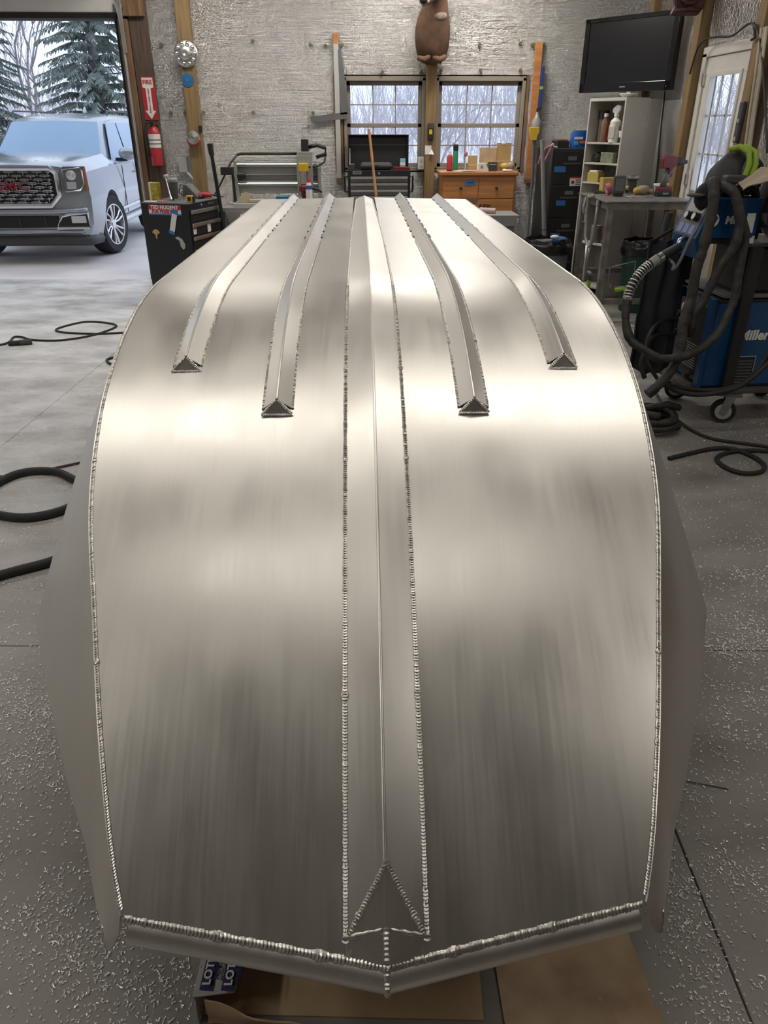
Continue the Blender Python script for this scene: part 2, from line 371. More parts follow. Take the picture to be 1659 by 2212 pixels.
# timber round the windows
for k, (x0, x1, z0, z1) in enumerate(W):
    mb = MB(); e = .028
    if k == 0: mb.b2((x0-.11, BY-.03, z0-.02), (x0-.012, BY-.004, z1+.02))
    if k == 1: mb.b2((x1+.008, BY-.03, z0-.02), (x1+.035, BY-.004, z1+.02))
    tag(mb.build('trim_%d' % (9+k), WOOD), kind='structure')
    fr = tag(MB().b2((x0, BY-.02, z1-.035), (x1, BY+.10, z1+.012)).b2((x0, BY-.02, z0-.012), (x1, BY+.10, z0+.03)).b2((x0, BY-.02, z0), (x0+.035, BY+.10, z1)).b2((x1-.035, BY-.02, z0), (x1, BY+.10, z1)).build('window_%d' % (k+1), TAUPE, bevel=.004), kind='structure')
    zm = z0+.49*(z1-z0)
    for nm, a, b, yo in (('upper_sash', zm-.02, z1-.036, .055), ('lower_sash', z0+.031, zm+.025, .02)):
        xa, xb = x0+.036, x1-.036; s_ = .042
        sh = MB().b2((xa, BY+yo, b-s_), (xb, BY+yo+.03, b)).b2((xa, BY+yo, a), (xb, BY+yo+.03, a+s_)).b2((xa, BY+yo, a), (xa+s_, BY+yo+.03, b)).b2((xb-s_, BY+yo, a), (xb, BY+yo+.03, b)).build(nm, TAUPE, fr, bevel=.003)
        ia, ib, za, zb = xa+s_, xb-s_, a+s_, b-s_
        for q in (1, 2): MB().b2((ia+(ib-ia)*q/3-.006, BY+yo+.008, za), (ia+(ib-ia)*q/3+.006, BY+yo+.022, zb)).build('muntin', TAUPE, sh)
        MB().b2((ia, BY+yo+.009, (za+zb)/2-.006), (ib, BY+yo+.021, (za+zb)/2+.006)).build('muntin', TAUPE, sh)
        for q in range(3):
            for r_ in range(2):
                MB().b2((ia+(ib-ia)*q/3+.006, BY+yo+.013, za+(zb-za)*r_/2+.006), (ia+(ib-ia)*(q+1)/3-.006, BY+yo+.017, za+(zb-za)*(r_+1)/2-.006)).build('pane', PANE, sh)
# side door in the right wall
dr = tag(MB().b2((RX-.03, DY0-.06, 0), (RX+.06, DY0+.03, DZ)).b2((RX-.03, DY1-.03, 0), (RX+.06, DY1+.06, DZ)).b2((RX-.03, DY0-.06, DZ-.03), (RX+.06, DY1+.06, DZ+.05)).build('door_2', WHITE, bevel=.004), kind='structure')
mb = MB(); gz0, gz1, gy0, gy1 = 1.16, 2.12, DY0+.18, DY1-.17
mb.b2((RX-.01, DY0+.035, .02), (RX+.035, DY1-.035, gz0)).b2((RX-.01, DY0+.035, gz1), (RX+.035, DY1-.035, DZ-.035)).b2((RX-.01, DY0+.035, gz0), (RX+.035, gy0, gz1)).b2((RX-.01, gy1, gz0), (RX+.035, DY1-.035, gz1))
slab = mb.build('door_slab', WHITE, dr, bevel=.003)
MB().b2((RX-.025, gy0-.03, gz0-.03), (RX-.009, gy1+.03, gz0+.006)).b2((RX-.025, gy0-.03, gz1-.006), (RX-.009, gy1+.03, gz1+.03)).b2((RX-.025, gy0-.03, gz0), (RX-.009, gy0+.006, gz1)).b2((RX-.025, gy1-.006, gz0), (RX-.009, gy1+.03, gz1)).build('glazing_frame', WHITE, slab, bevel=.004)
mb = MB()
for q in (1, 2):
    y = gy0+(gy1-gy0)*q/3; z = gz0+(gz1-gz0)*q/3
    MB().b2((RX+.004, y-.008, gz0), (RX+.02, y+.008, gz1)).build('muntin', LGREY, slab); MB().b2((RX+.004, gy0, z-.008), (RX+.02, gy1, z+.008)).build('muntin', LGREY, slab)
for q in range(3):
    for r_ in range(3): MB().b2((RX+.010, gy0+(gy1-gy0)*q/3+.008, gz0+(gz1-gz0)*r_/3+.008), (RX+.014, gy0+(gy1-gy0)*(q+1)/3-.008, gz0+(gz1-gz0)*(r_+1)/3-.008)).build('pane', PANE, slab)
for z in (.35, 1.25, 2.1): MB().b2((RX-.035, DY1-.05, z-.05), (RX-.008, DY1-.02, z+.05)).build('hinge', SATIN, dr)
MB().sph((RX-.07, DY0+.09, 1.0), .032).build('knob', SATIN, slab, smooth='all')
# overhead door, run up under the ceiling, its seal and its track
DOORW = mat('garage_door_white', (.72, .70, .67), .55, var=.06)
od = tag(MB().b2((G0-.05, BY-.09, GZ+.055), (G1+.06, BY-.04, GZ+.30)).build('door_1', DOORW, bevel=.006), kind='structure')
MB().b2((G0, BY-.10, GZ+.0), (G1+.0, BY-.035, GZ+.055)).build('bottom_seal', RUBBER, od)
mb = MB()
for i in range(6):
    a = R(15*i); mb.b2((0, 0, 0), (0, 0, 0)) if 0 else None
for i in range(5):
    z = GZ+.305+.44*0; 
    MB().b2((G0-.05, BY-.60-.55*i, GZ+.42), (G1+.06, BY-.08-.55*i, GZ+.47)).build('door_section', DOORW, od, bevel=.006)
MB().b2((G1-.02, BY-.115, GZ+.07), (G1+.055, BY-.09, GZ+.13)).cyl((G1+.02, BY-.13, GZ+.10), (G1+.09, BY-.13, GZ+.10), .022).build('roller_bracket', STEEL, od)
tr = [(G1+.045, BY-.14, z) for z in (0.02, .5, 1, 1.5, 2, 2.4, 2.62)] + [(G1+.045, BY-.14-.38*(1-math.cos(R(a))), 2.62+.38*math.sin(R(a))) for a in range(10, 91, 10)] + [(G1+.045, BY-3.0, 3.0)]
mb = MB(); mb.ring(tr, .015, 6); 
tk = tag(mb.build('trim_12', mat('track_steel', (.55, .55, .56), .35, .9), smooth=30), kind='structure')
tag(MB().b2((G1-.045, BY-.03, 0), (G1-.002, BY+.03, GZ)).build('trim_13', RUBBER), kind='structure')
tag(MB().b2((-2.56, BY-.165, 2.42), (-2.52, BY-.13, 3.2)).build('trim_14', SATIN, bevel=.003), kind='structure')
# ceiling strip lights, with the added fill lamps among them
LAMP = mat('lamp_tube', (1, .95, .86), emit=2.0)
for i, (x, y, l, rz, wt) in enumerate(STRIPS):
    t = thing('strip_light', ['ceiling strip light above the far windows', 'ceiling strip light over the front of the boat', 'ceiling strip light over the left flank of the boat', 'ceiling strip light over the open floor by the garage door', 'added unseen strip light brightening the floor left of the bow', 'added unseen strip light brightening the floor right of the bow', 'added unseen strip light brightening the foil wall above the router machine', 'added unseen strip light brightening the bookcase corner by the steel table', 'dim added strip light, unseen, for the sheen on the bow'][i], 'light', (x, y, CEIL), R(rz))
    MB().b2((-l/2, -.17, -.07), (l/2, .17, -.03)).b2((-l/2+.2, -.01, -.03), (-l/2+.22, .01, 0)).b2((l/2-.22, -.01, -.03), (l/2-.2, .01, 0)).build('housing', WHITE, t, bevel=.004)
    for q in (-.09, .09): MB().cyl((-l/2+.02, q, -.083), (l/2-.02, q, -.083), .013).build('tube', LAMP, t)
    ld = bpy.data.lights.new('strip_lamp', 'AREA'); ld.shape = 'RECTANGLE'; ld.size = l; ld.size_y = .34; ld.energy = wt; ld.color = (1.0, .94, .85)
    lo = bpy.data.objects.new('strip_lamp', ld); COL.objects.link(lo); lo.parent = t; lo.location = (0, 0, -.11)
# ground outside
tag(MB().b2((-14, 9.62, -.2), (RX, 13.8, -.006)).build('driveway_apron', APRON), kind='structure')
mb = MB(); mb.grid(lambda u, v: V((-70+140*u, 9.9+110*v**1.6, -.03 + .25*v*mnoise.noise(V((u*9, v*9, 0)))+ (0 if v < .02 else .0))), 40, 40)
tag(mb.build('snowy_ground', SNOW, smooth='all'), kind='structure')
# ---------------------------------------------------------------- the boat, hull up, bow towards us
BX = .028; HB = 1.277; YT = 5.5
def prof(Y): return HB if Y > 2.55 else HB - .777*((2.55-Y)/1.72)**2
HALF = [(.70,.395),(.79,.44),(.836,.463),(.89,.487),(.96,.507),(1.05,.533),(1.16,.560),(1.28,.588),(1.37,.611),(1.475,.636),(1.6,.656),(1.77,.675),(2.0,.688),(2.3,.694),(2.6,.694),(5.6,.694)]
def lerp(tab, x):
    for (a, p), (b, q) in zip(tab, tab[1:]):
        if x <= b:
            t = max(0, (x-a)/(b-a)); return p+(q-p)*t
    return tab[-1][1]
def half(Y): return (lerp(HALF, Y-.04)+lerp(HALF, Y)+lerp(HALF, Y+.04))/3
KS, KR, DR = .070, .020, .014          # keel strip half width, its ridge, the bottom's slight vee
def bow(u): return .766 + .070*u       # where the bottom ends at the bow, u = 0 middle .. 1 chine
def zpan(x, Y): 
    h = half(max(Y, .83)); return prof(Y) + DR*(1-min(1, abs(x)/h))
def bottom(sx, u, Y):                  # u 0..1 from the keel strip to the chine
    x = KS + (half(Y)-KS)*u
    return V((BX+sx*x, Y, zpan(x, Y)))
def nrm(x, Y):
    e = .01; dz = (zpan(x, Y+e)-zpan(x, Y-e))/(2*e); return V((0, -dz, 1)).normalized()
boat = thing('aluminium_boat', 'upturned bare aluminium boat hull filling the middle of the workshop, bow nearest', 'boat', (0, 0, 0))
def ys(y0, n=70):
    r = []
    for i in range(n+1):
        t = i/n; r.append(y0 + (YT-y0)*(t**1.8))
    return r
for sx in (-1, 1):
    mb = MB()
    rows = ys(0)  # template 0..1
    def fn(a, b, sx=sx):
        y0 = bow((KS+(.463-KS)*a)/.463); Y = y0 + (YT-y0)*(b**1.8)
        return bottom(sx, a, Y)
    mb.grid(fn, 16, 90); mb.build('bottom_panel', ALU, boat, smooth='all', solid=.004, off=-1 if sx > 0 else 1)
    # keel strip flank
    mb = MB()
    def fk(a, b, sx=sx):
        y0 = .872 - .0*a if a < .02 else bow(0) + (.872-bow(0))*(1-a)
        Y = y0 + (YT-.12-y0)*(b**1.8)
        x = KS*a*(1 if Y < 3.6 else 1-.25*(Y-3.6)/1.8); 
        return V((BX+sx*x, Y, zpan(KS, Y) + .002 + KR*(1-a)))
    mb.grid(fk, 4, 90); mb.build('keel_strip', ALU, boat, smooth='all', solid=.003, off=-1 if sx > 0 else 1)
ridge = [V((BX, y, zpan(KS, y)+.002+KR-.004)) for y in [.872+(YT-.12-.872)*((i/60)**1.8) for i in range(61)]]
MB().ring(ridge, .0045, 8).build('keel_ridge', ALU, boat, smooth='all')
# sides
GUN = [(.80,.50),(.84,.506),(1.0,.580),(1.155,.668),(1.45,.820),(1.75,.962),(2.0,1.005),(2.3,1.02),(5.6,1.02)]
PAIR = [(.836,.838),(1.2,1.10),(1.6,1.40),(2.1,1.75),(2.6,2.35),(5.5,5.5)]
def gz(Y): return .47 + .02*min(1, (Y-.8)/.6)
for sx in (-1, 1):
    mb = MB()
    def fs(a, b, sx=sx):
        Yc = .836 + (YT-.836)*(b**1.8); Yg = lerp(PAIR, Yc)
        c = V((half(Yc)+.002, Yc, prof(Yc)-.001)); g = V((lerp(GUN, Yg), Yg, gz(Yg)))
        p = c.lerp(g, a)
        if b < .3:
            k = max(0, 1-b/.12); e = max(0, math.sin(math.pi*min(1, a)))**.36
            p += V((0.0, -.024*e, -.036*e))*k
            if a > .5: pass
        p.x += .012*math.sin(math.pi*a)*min(1, b*4)
        return V((BX+sx*p.x, p.y, p.z))
    mb.grid(fs, 12, 90); mb.build('side_panel', ALU, boat, smooth='all', solid=.004, off=1 if sx > 0 else -1)
mb = MB()
mb.quad(V((BX-.69, YT, HB-.002)), V((BX+.69, YT, HB-.002)), V((BX+1.0, YT, .5)), V((BX-1.0, YT, .5)))
mb.build('transom', ALU, boat, solid=.004)
# bow tube
RT = .028
def bt(sx, u):
    x = .452*u; Y = bow(u); n = nrm(x, max(Y, .8)); t = V((0, -n.z, n.y))
    return V((BX+sx*x, Y, zpan(x, Y))) + t*(RT*.75) - n*(RT*.92)
for sx in (-1, 1):
    MB().ring([bt(sx, i/12) for i in range(13)], RT, 18).build('bow_tube', ALU, boat, smooth=50)
# welds
def weld(path, nrmf, r, pitch, name='weld_bead', spread=1.0, knots=(), dens=3):
    # resample
    L_ = [0]
    for a, b in zip(path, path[1:]): L_.append(L_[-1]+(b-a).length)
    n = max(6, int(L_[-1]/pitch*dens)); vs = []; fs = []; K = 6; j = 0
    jit = [rnd.uniform(.86, 1.14) for _ in range(int(L_[-1]/pitch)+3)]
    for i in range(n+1):
        s = L_[-1]*i/n
        while j < len(L_)-2 and L_[j+1] < s: j += 1
        t = (s-L_[j])/max(1e-9, L_[j+1]-L_[j]); p = path[j].lerp(path[j+1], min(1, t))
        d = (path[j+1]-path[j]).normalized(); nn = nrmf(p); wv = d.cross(nn).normalized()
        ph = s/pitch; fr = ph-math.floor(ph); q = jit[int(ph)]
        hgt = r*(.48+.62*(1-fr))*q; wd = r*(.92+.16*(1-fr))*q*spread
        for kx in knots:
            g = math.exp(-((s-kx)/(r*1.1))**2); hgt += r*.55*g; wd += r*.45*g
        for k in range(K):
            an = math.pi*k/(K-1)
            off = d*(-math.sin(an)*pitch*.55)
            vs.append(p + wv*(math.cos(an)*wd) + nn*(math.sin(an)*hgt-.0006) + off)
    for i in range(n):
        for k in range(K-1):
            fs.append((i*K+k, i*K+k+1, (i+1)*K+k+1, (i+1)*K+k))
    o = MB().add(vs, fs).build(name, WELD, boat, smooth=38)
    return o
def path(fn, y0, y1, n=90): return [fn(y0+(y1-y0)*((i/n)**1.6)) for i in range(n+1)]
for sx in (-1, 1):
    weld(path(lambda y: V((BX+sx*(KS*(1 if y < 3.6 else 1-.25*(y-3.6)/1.8)+.001), y, zpan(KS, y)+.002)), .795, 2.4), lambda p: nrm(0, p.y), .0046, .0058, knots=(.0, .42, .98, 1.3))
    weld(path(lambda y: V((BX+sx*(KS*(1 if y < 3.6 else 1-.25*(y-3.6)/1.8)+.001), y, zpan(KS, y)+.002)), 2.4, 5.35, 40), lambda p: nrm(0, p.y), .004, .014, knots=(.3, .8, 1.3), dens=2)
    weld(path(lambda y: V((BX+sx*half(y), y, prof(y))), .845, 2.5), lambda p: V((sx*.55, nrm(0, p.y).y, nrm(0, p.y).z)).normalized(), .0034, .0052, knots=(.45, .95))
    weld(path(lambda y: V((BX+sx*half(y), y, prof(y))), 2.5, 5.5, 40), lambda p: V((sx*.5, 0, .86)), .0025, .014, dens=2)
    weld([V((BX+sx*.462*i/20, bow(i/20)-.002, zpan(.462*i/20, bow(i/20))-.004)) for i in range(21)], lambda p: V((0, -.72, .69)), .0068, .0065, spread=1.15, knots=(.12, .3))
# triangular bow plate, its gussets and welds
A = V((BX+.003, .875, zpan(KS, .875)+KR+.004)); Bm = [V((BX+s*(KS-.003), .797, zpan(KS, .797)+.006)) for s in (-1, 1)]
Cc = V((BX, .802, zpan(0, .80)+.012)); D = V((BX, .764, zpan(0, .766)+.004))
MB().quad(A, Bm[0], Cc).quad(A, Cc, Bm[1]).build('bow_plate', ALU, boat, solid=.003, off=0)
MB().quad(Bm[0], D, Cc).quad(Cc, D, Bm[1]).build('bow_gusset', ALU, boat, solid=.002, off=0)
for s in (0, 1):
    E_ = V((BX+(-1, 1)[s]*KS, bow(KS/.463)-.002, zpan(KS, bow(KS/.463))-.004)); MB().quad(Bm[s], E_, D).build('gusset_side', ALU, boat, solid=.002, off=0)
bn = lambda p: V((0, -.62, .78))
for s in (0, 1):
    weld([A, Bm[s]], bn, .0052, .0055, knots=(.0, .10)); weld([Bm[s], Cc], bn, .005, .02)
weld([Cc, D], lambda p: V((0, -.85, .5)), .0065, .008)
p0 = bt(1, 0)
weld([p0 + V((0, -RT*math.sin(a)*.99, RT*math.cos(a)*.99)) for a in [R(x) for x in range(10, 150, 10)]], lambda p: (p-p0).normalized(), .0055, .006)
# strakes: folded angle ridges
for x0, y0, sx in ((.238, 1.745, -1), (.246, 1.745, 1), (.486, 1.915, -1), (.502, 1.915, 1)):
    wd, ht = (.036, .030)
    def sk(a, b, x0=x0, y0=y0, sx=sx):
        Y = y0 + (YT+.03-y0)*(b**1.5); k = a*2-1
        n = nrm(x0, Y); p = V((BX+sx*x0, Y, zpan(x0, Y)))
        return p + V((k*wd, 0, 0)) + n*((1-abs(k))**.9*ht+.001) + V((0, -.0, 0))
    mb = MB(); mb.grid(sk, 2, 70); 
    st = mb.build('strake', ALU, boat, smooth=30, solid=.0025)
    ap = [sk(.5, (i/60)) + nrm(x0, sk(.5, i/60).y)*-.002 for i in range(61)]
    MB().ring(ap, .0035, 7).build('strake_edge', ALU, st, smooth='all')
    e0, e1, e2 = sk(0, 0), sk(.5, 0), sk(1, 0)
    MB().quad(e0+V((0, -.022, -.008)), e2+V((0, -.022, -.008)), e1).build('end_cap', ALU, st, solid=.002)
    nn = lambda p: (nrm(x0, p.y)+V((0, -.6, 0))).normalized()
    for e in (e0, e2): 
        o = weld([e+V((0, -.022, -.006)), e1], nn, .0034, .005); o.parent = st
    o = weld([e0+V((0, -.024, -.008)), e2+V((0, -.024, -.008))], nn, .0038, .006); o.parent = st
    for a in (0, 1):
        o = weld([sk(a, (i/40)) for i in range(24)], lambda p: nrm(x0, p.y), .0036, .0062, knots=(.28, .62, .95)); o.parent = st
        for q in range(9):
            b0 = .60 + q*.045
            o = weld([sk(a, b0), sk(a, b0+.012), sk(a, b0+.022)], lambda p: V((0, 0, 1)), .005, .012); o.parent = st
            o.name = 'stitch_weld'
# sawhorses that carry the boat
for i, y in enumerate((2.0, 4.6)):
    t = thing('sawhorse', ['timber sawhorse under the front half of the boat', 'timber sawhorse under the rear half of the boat'][i], 'sawhorse', (BX, y, 0))
    MB().box((0, 0, .437), (1.86, .09, .09)).build('beam', PINE, t, bevel=.004)
    for sx in (-1, 1):
        for sy in (-1, 1):
            MB().ring([(sx*.62, sy*.28, .0), (sx*.55, sy*.055, .40)], .035, 4).build('leg', PINE, t)
# ---------------------------------------------------------------- the car on the driveway
CARP = mat('silver_grey_car_paint', (.40, .43, .47), .25, .45, coat=.6)
CARG = mat('car_glass', (.22, .36, .52), .08, 0.0, spec=.9)
CARD_ = mat('car_black_trim', (.014, .014, .016), .45)
TYRE = mat('tyre_rubber', (.018, .018, .018), .75)
RIM = mat('polished_rim', (.78, .78, .80), .18, .9)
GRED = mat('badge_red', (.30, .02, .035), .35)
AMB = mat('amber_lens', (.70, .14, .03), .25)
LENS = mat('clear_lens', (.66, .68, .70), .12, .3)
CSIDE = R(2.5)
c0 = V((-3.78, 11.93, 0)); c1 = V((-5.57, 12.22, 0)); mid = (c0+c1)/2
rot = Matrix.Rotation(CSIDE, 4, 'Z')
AX = .99                                       # front axle behind the nose
base = c0 - rot @ V((.885, AX, 0))
car = thing('car', 'silver-grey sport utility car parked nose-in outside the open garage door', 'car', (base.x, base.y, -.006), CSIDE)
# body: rings of half-outline points along the car, y back from the nose
ST = [ # y, z_bottom, half widths at (bottom, sill, mid, shoulder), z of (sill, mid, shoulder), z top at the middle, half width of the top edge
 (.00, .42, (.70,.76,.80,.78), (.55,.84,1.13), 1.25, .70),
 (.08, .36, (.88,.95,.97,.93), (.52,.84,1.15), 1.28, .76),
 (.25, .33, (.93,.985,.99,.95), (.52,.84,1.17), 1.31, .80),
 (.60, .33, (.93,1.0,1.015,.97), (.52,.84,1.18), 1.34, .82),
 (1.0, .33, (.93,1.0,1.02,.975), (.52,.84,1.19), 1.36, .83),
 (1.45, .33, (.93,1.0,1.02,.975), (.52,.84,1.19), 1.375, .84),
 (1.75, .33, (.93,.99,1.01,.97), (.52,.84,1.19), 1.29, .86),
 (2.4, .33, (.93,.99,1.01,.97), (.52,.82,1.16), 1.20, .88),
 (3.4, .33, (.93,.99,1.01,.97), (.52,.82,1.17), 1.20, .88),
 (4.3, .33, (.93,1.0,1.02,.975), (.52,.82,1.18), 1.20, .88),
 (5.0, .36, (.92,.98,1.0,.96), (.54,.82,1.18), 1.20, .87),
 (5.18, .45, (.86,.92,.95,.93), (.58,.82,1.15), 1.18, .84)]
def ringpts(s):
    y, zb, hw, zs, zt, te = s
    h = [(0, zb), (hw[0], zb), (hw[1], zs[0]), (hw[2], zs[1]), (hw[2]-.004, zs[1]+.03), (hw[3], zs[2]), (te, zt-.03), (te*.75, zt), (0, zt+.012)]
    return [V((x, y, z)) for x, z in h] + [V((-x, y, z)) for x, z in h[-2:0:-1]]
rings = [ringpts(s) for s in ST]; n = len(rings[0])
mb = MB(); mb.v = [p for r_ in rings for p in r_]
mb.f = [[i*n+k, i*n+(k+1) % n, (i+1)*n+(k+1) % n, (i+1)*n+k] for i in range(len(rings)-1) for k in range(n)] + [list(range(n)), list(range((len(rings)-1)*n, len(rings)*n))[::-1]]
body = mb.build('car_body', CARP, car, smooth=32)
cuts = []
for y in (AX, AX+2.95):
    for sx in (-1, 1):
        c = MB().cyl((sx*.62, y, .41), (sx*1.2, y, .41), .475, n=28).build('wheel_cut', None); cuts.append(c); c.parent = car
        md = body.modifiers.new('arch', 'BOOLEAN'); md.object = c; md.operation = 'DIFFERENCE'; md.solver = 'EXACT'
bpy.context.view_layer.update()
dg = bpy.context.evaluated_depsgraph_get()
nm = bpy.data.meshes.new_from_object(body.evaluated_get(dg)); body.modifiers.clear(); body.data = nm
try: nm.set_sharp_from_angle(angle=R(32))
except Exception: pass
for c in cuts: bpy.data.objects.remove(c)
# greenhouse
GH = [(1.62, .80, 1.24, .80, 1.26), (2.32, .83, 1.20, .68, 1.80), (3.2, .84, 1.19, .70, 1.875), (4.3, .84, 1.19, .70, 1.86), (4.85, .82, 1.19, .67, 1.80), (5.08, .80, 1.19, .70, 1.40)]
def gp(s): y, wb, zb, wt, zt = s; return [V((wb+.06, y, zb-.04)), V((wb, y, zb)), V((wt+.02, y, zt-.05)), V((wt-.08, y, zt)), V((0, y, zt+.02)), V((-wt+.08, y, zt)), V((-wt-.02, y, zt-.05)), V((-wb, y, zb)), V((-wb-.06, y, zb-.04))]
mb = MB(); n = 9
for s in GH: mb.v += gp(s)
mb.f = [[i*n+k, i*n+k+1, (i+1)*n+k+1, (i+1)*n+k] for i in range(len(GH)-1) for k in range(n-1)] + [[(len(GH)-1)*n+k for k in range(n)]]
mb.build('roof_and_pillars', CARP, car, smooth=30)
def sur(u, v):   # windshield plane
    b = V((u*.80, 1.60, 1.255+.006)); t = V((u*.655, 2.285, 1.775)); bow_ = V((0, -.07*(1-u*u), .02*(1-u*u))); p = b.lerp(t, v) + bow_; return p
mb = MB(); mb.grid(lambda u, v: sur(-.97+1.94*u, .02+.93*v)+V((0, -.012, .012)), 12, 5); mb.build('windscreen', CARG, car, smooth='all', solid=.006)
for sx in (-1, 1):
    mb = MB()
    for y0, y1, i in ((1.92, 2.92, 0), (3.0, 3.92, 1), (4.0, 4.72, 2)):
        a = lambda y, t: V((sx*(.835+.016-.125*t), y, 1.23+.56*t))
        top0 = y0+.42 if i == 0 else y0; top1 = y1 if i < 2 else y1-.1
        MB().quad(a(y0, 0), a(y1, 0), a(top1, .93), a(top0, .93)).build('side_window', CARG, car, solid=.006, off=0)
    MB().ring([V((sx*.74, 2.5, 1.86)), V((sx*.72, 2.6, 1.915)), V((sx*.72, 4.5, 1.915)), V((sx*.74, 4.6, 1.86))], .013, 6).build('roof_rail', DARK, car, smooth=40)
    # mirror
    mr = MB().sph((sx*1.10, 1.98, 1.33), (.145, .085, .095), 16, 10).build('wing_mirror', CARP, car, smooth='all')
    MB().b2((sx*.90, 1.97, 1.22), (sx*1.08, 2.03, 1.27)).build('mirror_arm', CARD_, mr, bevel=.01)
    for y in (2.75, 3.75): MB().b2((sx*1.0, y, 1.02), (sx*1.035, y+.2, 1.06)).build('door_handle', RIM, car, bevel=.008)
    for y in (1.86, 2.96, 3.90): MB().b2((sx*1.003, y, .50), (sx*1.014, y+.008, 1.17)).build('door_seam', CARD_, car)
    MB().b2((sx*.99, 1.5, .40), (sx*1.06, 3.45, .46)).build('running_board', RIM, car, bevel=.015)
    MB().b2((sx*1.0, 1.55, .56), (sx*1.025, 3.4, .60)).build('side_trim', RIM, car, bevel=.008)
    # headlight
    M_ = Matrix.Translation(V((sx*.81, .02, 1.075))) @ Matrix.Rotation(R(14)*sx, 4, 'Z') @ Matrix.Rotation(R(90), 4, 'X')
    hl = MB().prism([(-.155, .145), (-.12, .165), (.155, .165), (.165, -.135), (-.14, -.175), (-.155, -.15)] if sx > 0 else [(.155, .145), (.12, .165), (-.155, .165), (-.165, -.135), (.14, -.175), (.155, -.15)], .05, M_).build('headlight', mat('lamp_housing', (.20, .20, .21), .3, .4), car, bevel=.008)
    M2 = Matrix.Translation(V((0, -.0, 0))) @ M_ @ Matrix.Translation(V((0, 0, .05)))
    q = lambda x, y, z=0: M2 @ V((sx*x, y, z))
    MB().ring([q(-.135, -.13), q(-.135, .125), q(.085, .145), q(.105, .11), q(.105, -.05), q(.05, -.125), q(-.135, -.145)], .011, 6, closed=True).build('light_frame', RIM, hl, smooth=40)
    MB().lathe([(.0, .0), (.058, .0), (.062, .018), (.045, .03), (0, .036)], 18, M2 @ Matrix.Translation(V((sx*-.035, .06, -.005)))).build('projector_lens', LENS, hl, smooth=40)
    MB().box((0, 0, 0), (.12, .085, .02), m=M2 @ Matrix.Translation(V((sx*-.05, -.065, 0)))).build('lamp_reflector', LENS, hl, bevel=.01)
    for k in (0, 1): MB().box((0, 0, 0), (.05, .006, .012), m=M2 @ Matrix.Translation(V((sx*.055, .05+.03*k, 0)))).build('light_bar', RIM, hl)
    MB().box((0, 0, 0), (.020, .29, .014), m=M2 @ Matrix.Translation(V((sx*.140, .01, .0)))).build('side_marker', AMB, hl)
    # fog lamp
    M_ = Matrix.Translation(V((sx*.70, -.005, .57))) @ Matrix.Rotation(R(10)*sx, 4, 'Z') @ Matrix.Rotation(R(90), 4, 'X')
    q = lambda x, y, z=0: M_ @ V((sx*x, y, z))
    fg = MB().prism([(p[0]*sx, p[1]) for p in ((-.20, -.06), (-.12, .065), (.20, .085), (.20, -.085), (-.17, -.085))], .055, M_).build('fog_lamp_recess', CARD_, car, bevel=.006)
    MB().ring([q(-.21, -.09, .055), q(-.13, .06, .055), q(.0, .085, .055), q(.21, .095, .055), q(.21, -.095, .055)], .020, 6, closed=True).build('fog_lamp_surround', RIM, fg, smooth=40)
    MB().box((0, 0, 0), (.19, .09, .03), m=M_ @ Matrix.Translation(V((sx*.085, .015, .055)))).build('fog_lamp', LENS, fg, bevel=.008)
# grille
gy = -.075
def oct_(w, t, b, c): return [(-w, t-c*.5), (-w+c*.6, t), (w-c*.6, t), (w, t-c*.5), (w, b+c), (w-c, b), (-w+c, b), (-w, b+c)]
MG = Matrix.Translation(V((0, gy+.03, 0))) @ Matrix.Rotation(R(90), 4, 'X')
gr = MB().prism(oct_(.60, 1.22, .76, .13), .05, MG @ Matrix.Translation(V((0, 0, -.07)))).build('grille', CARD_, car)
MB().ring([MG @ V((x, z, .0)) for x, z in oct_(.60, 1.22, .76, .13)], .034, 6, closed=True).build('grille_surround', RIM, gr, smooth=30)
rows = 9
for r_ in range(rows):
    z = 1.175-.047*r_; half_ = .53 if r_ < 7 else .53-.05*(r_-6)
    mb = MB(); x = -half_ + (0 if r_ % 2 else .09); 
    mb.box((0, 0, 0), (half_*2, .005, .02), m=MG @ Matrix.Translation(V((0, z, -.004))))
    while x < half_-.03:
        a, b = x, min(half_, x+.15)
        mb.ring([MG @ V(p) for p in ((a, z, 0), (a+.03, z+.010, 0), (b-.03, z+.010, 0), (b, z, 0), (b-.03, z-.010, 0), (a+.03, z-.010, 0))], .0045, 4, closed=True)
        mb.box((0, 0, 0), (.012, .047, .012), m=MG @ Matrix.Translation(V(((a+b)/2, z-.0235, -.004))))
        x += .18
    mb.build('grille_bar', RIM, gr)
text('GMC', .155, RIM, gr, (.0, gy-.012, 1.00), ext=.006, bold=.005, sx=1.36, space=1.06, name='badge_outline')
text('GMC', .15, GRED, gr, (.0, gy-.024, 1.00), ext=.006, bold=.001, sx=1.4, space=1.08, name='badge_letters')
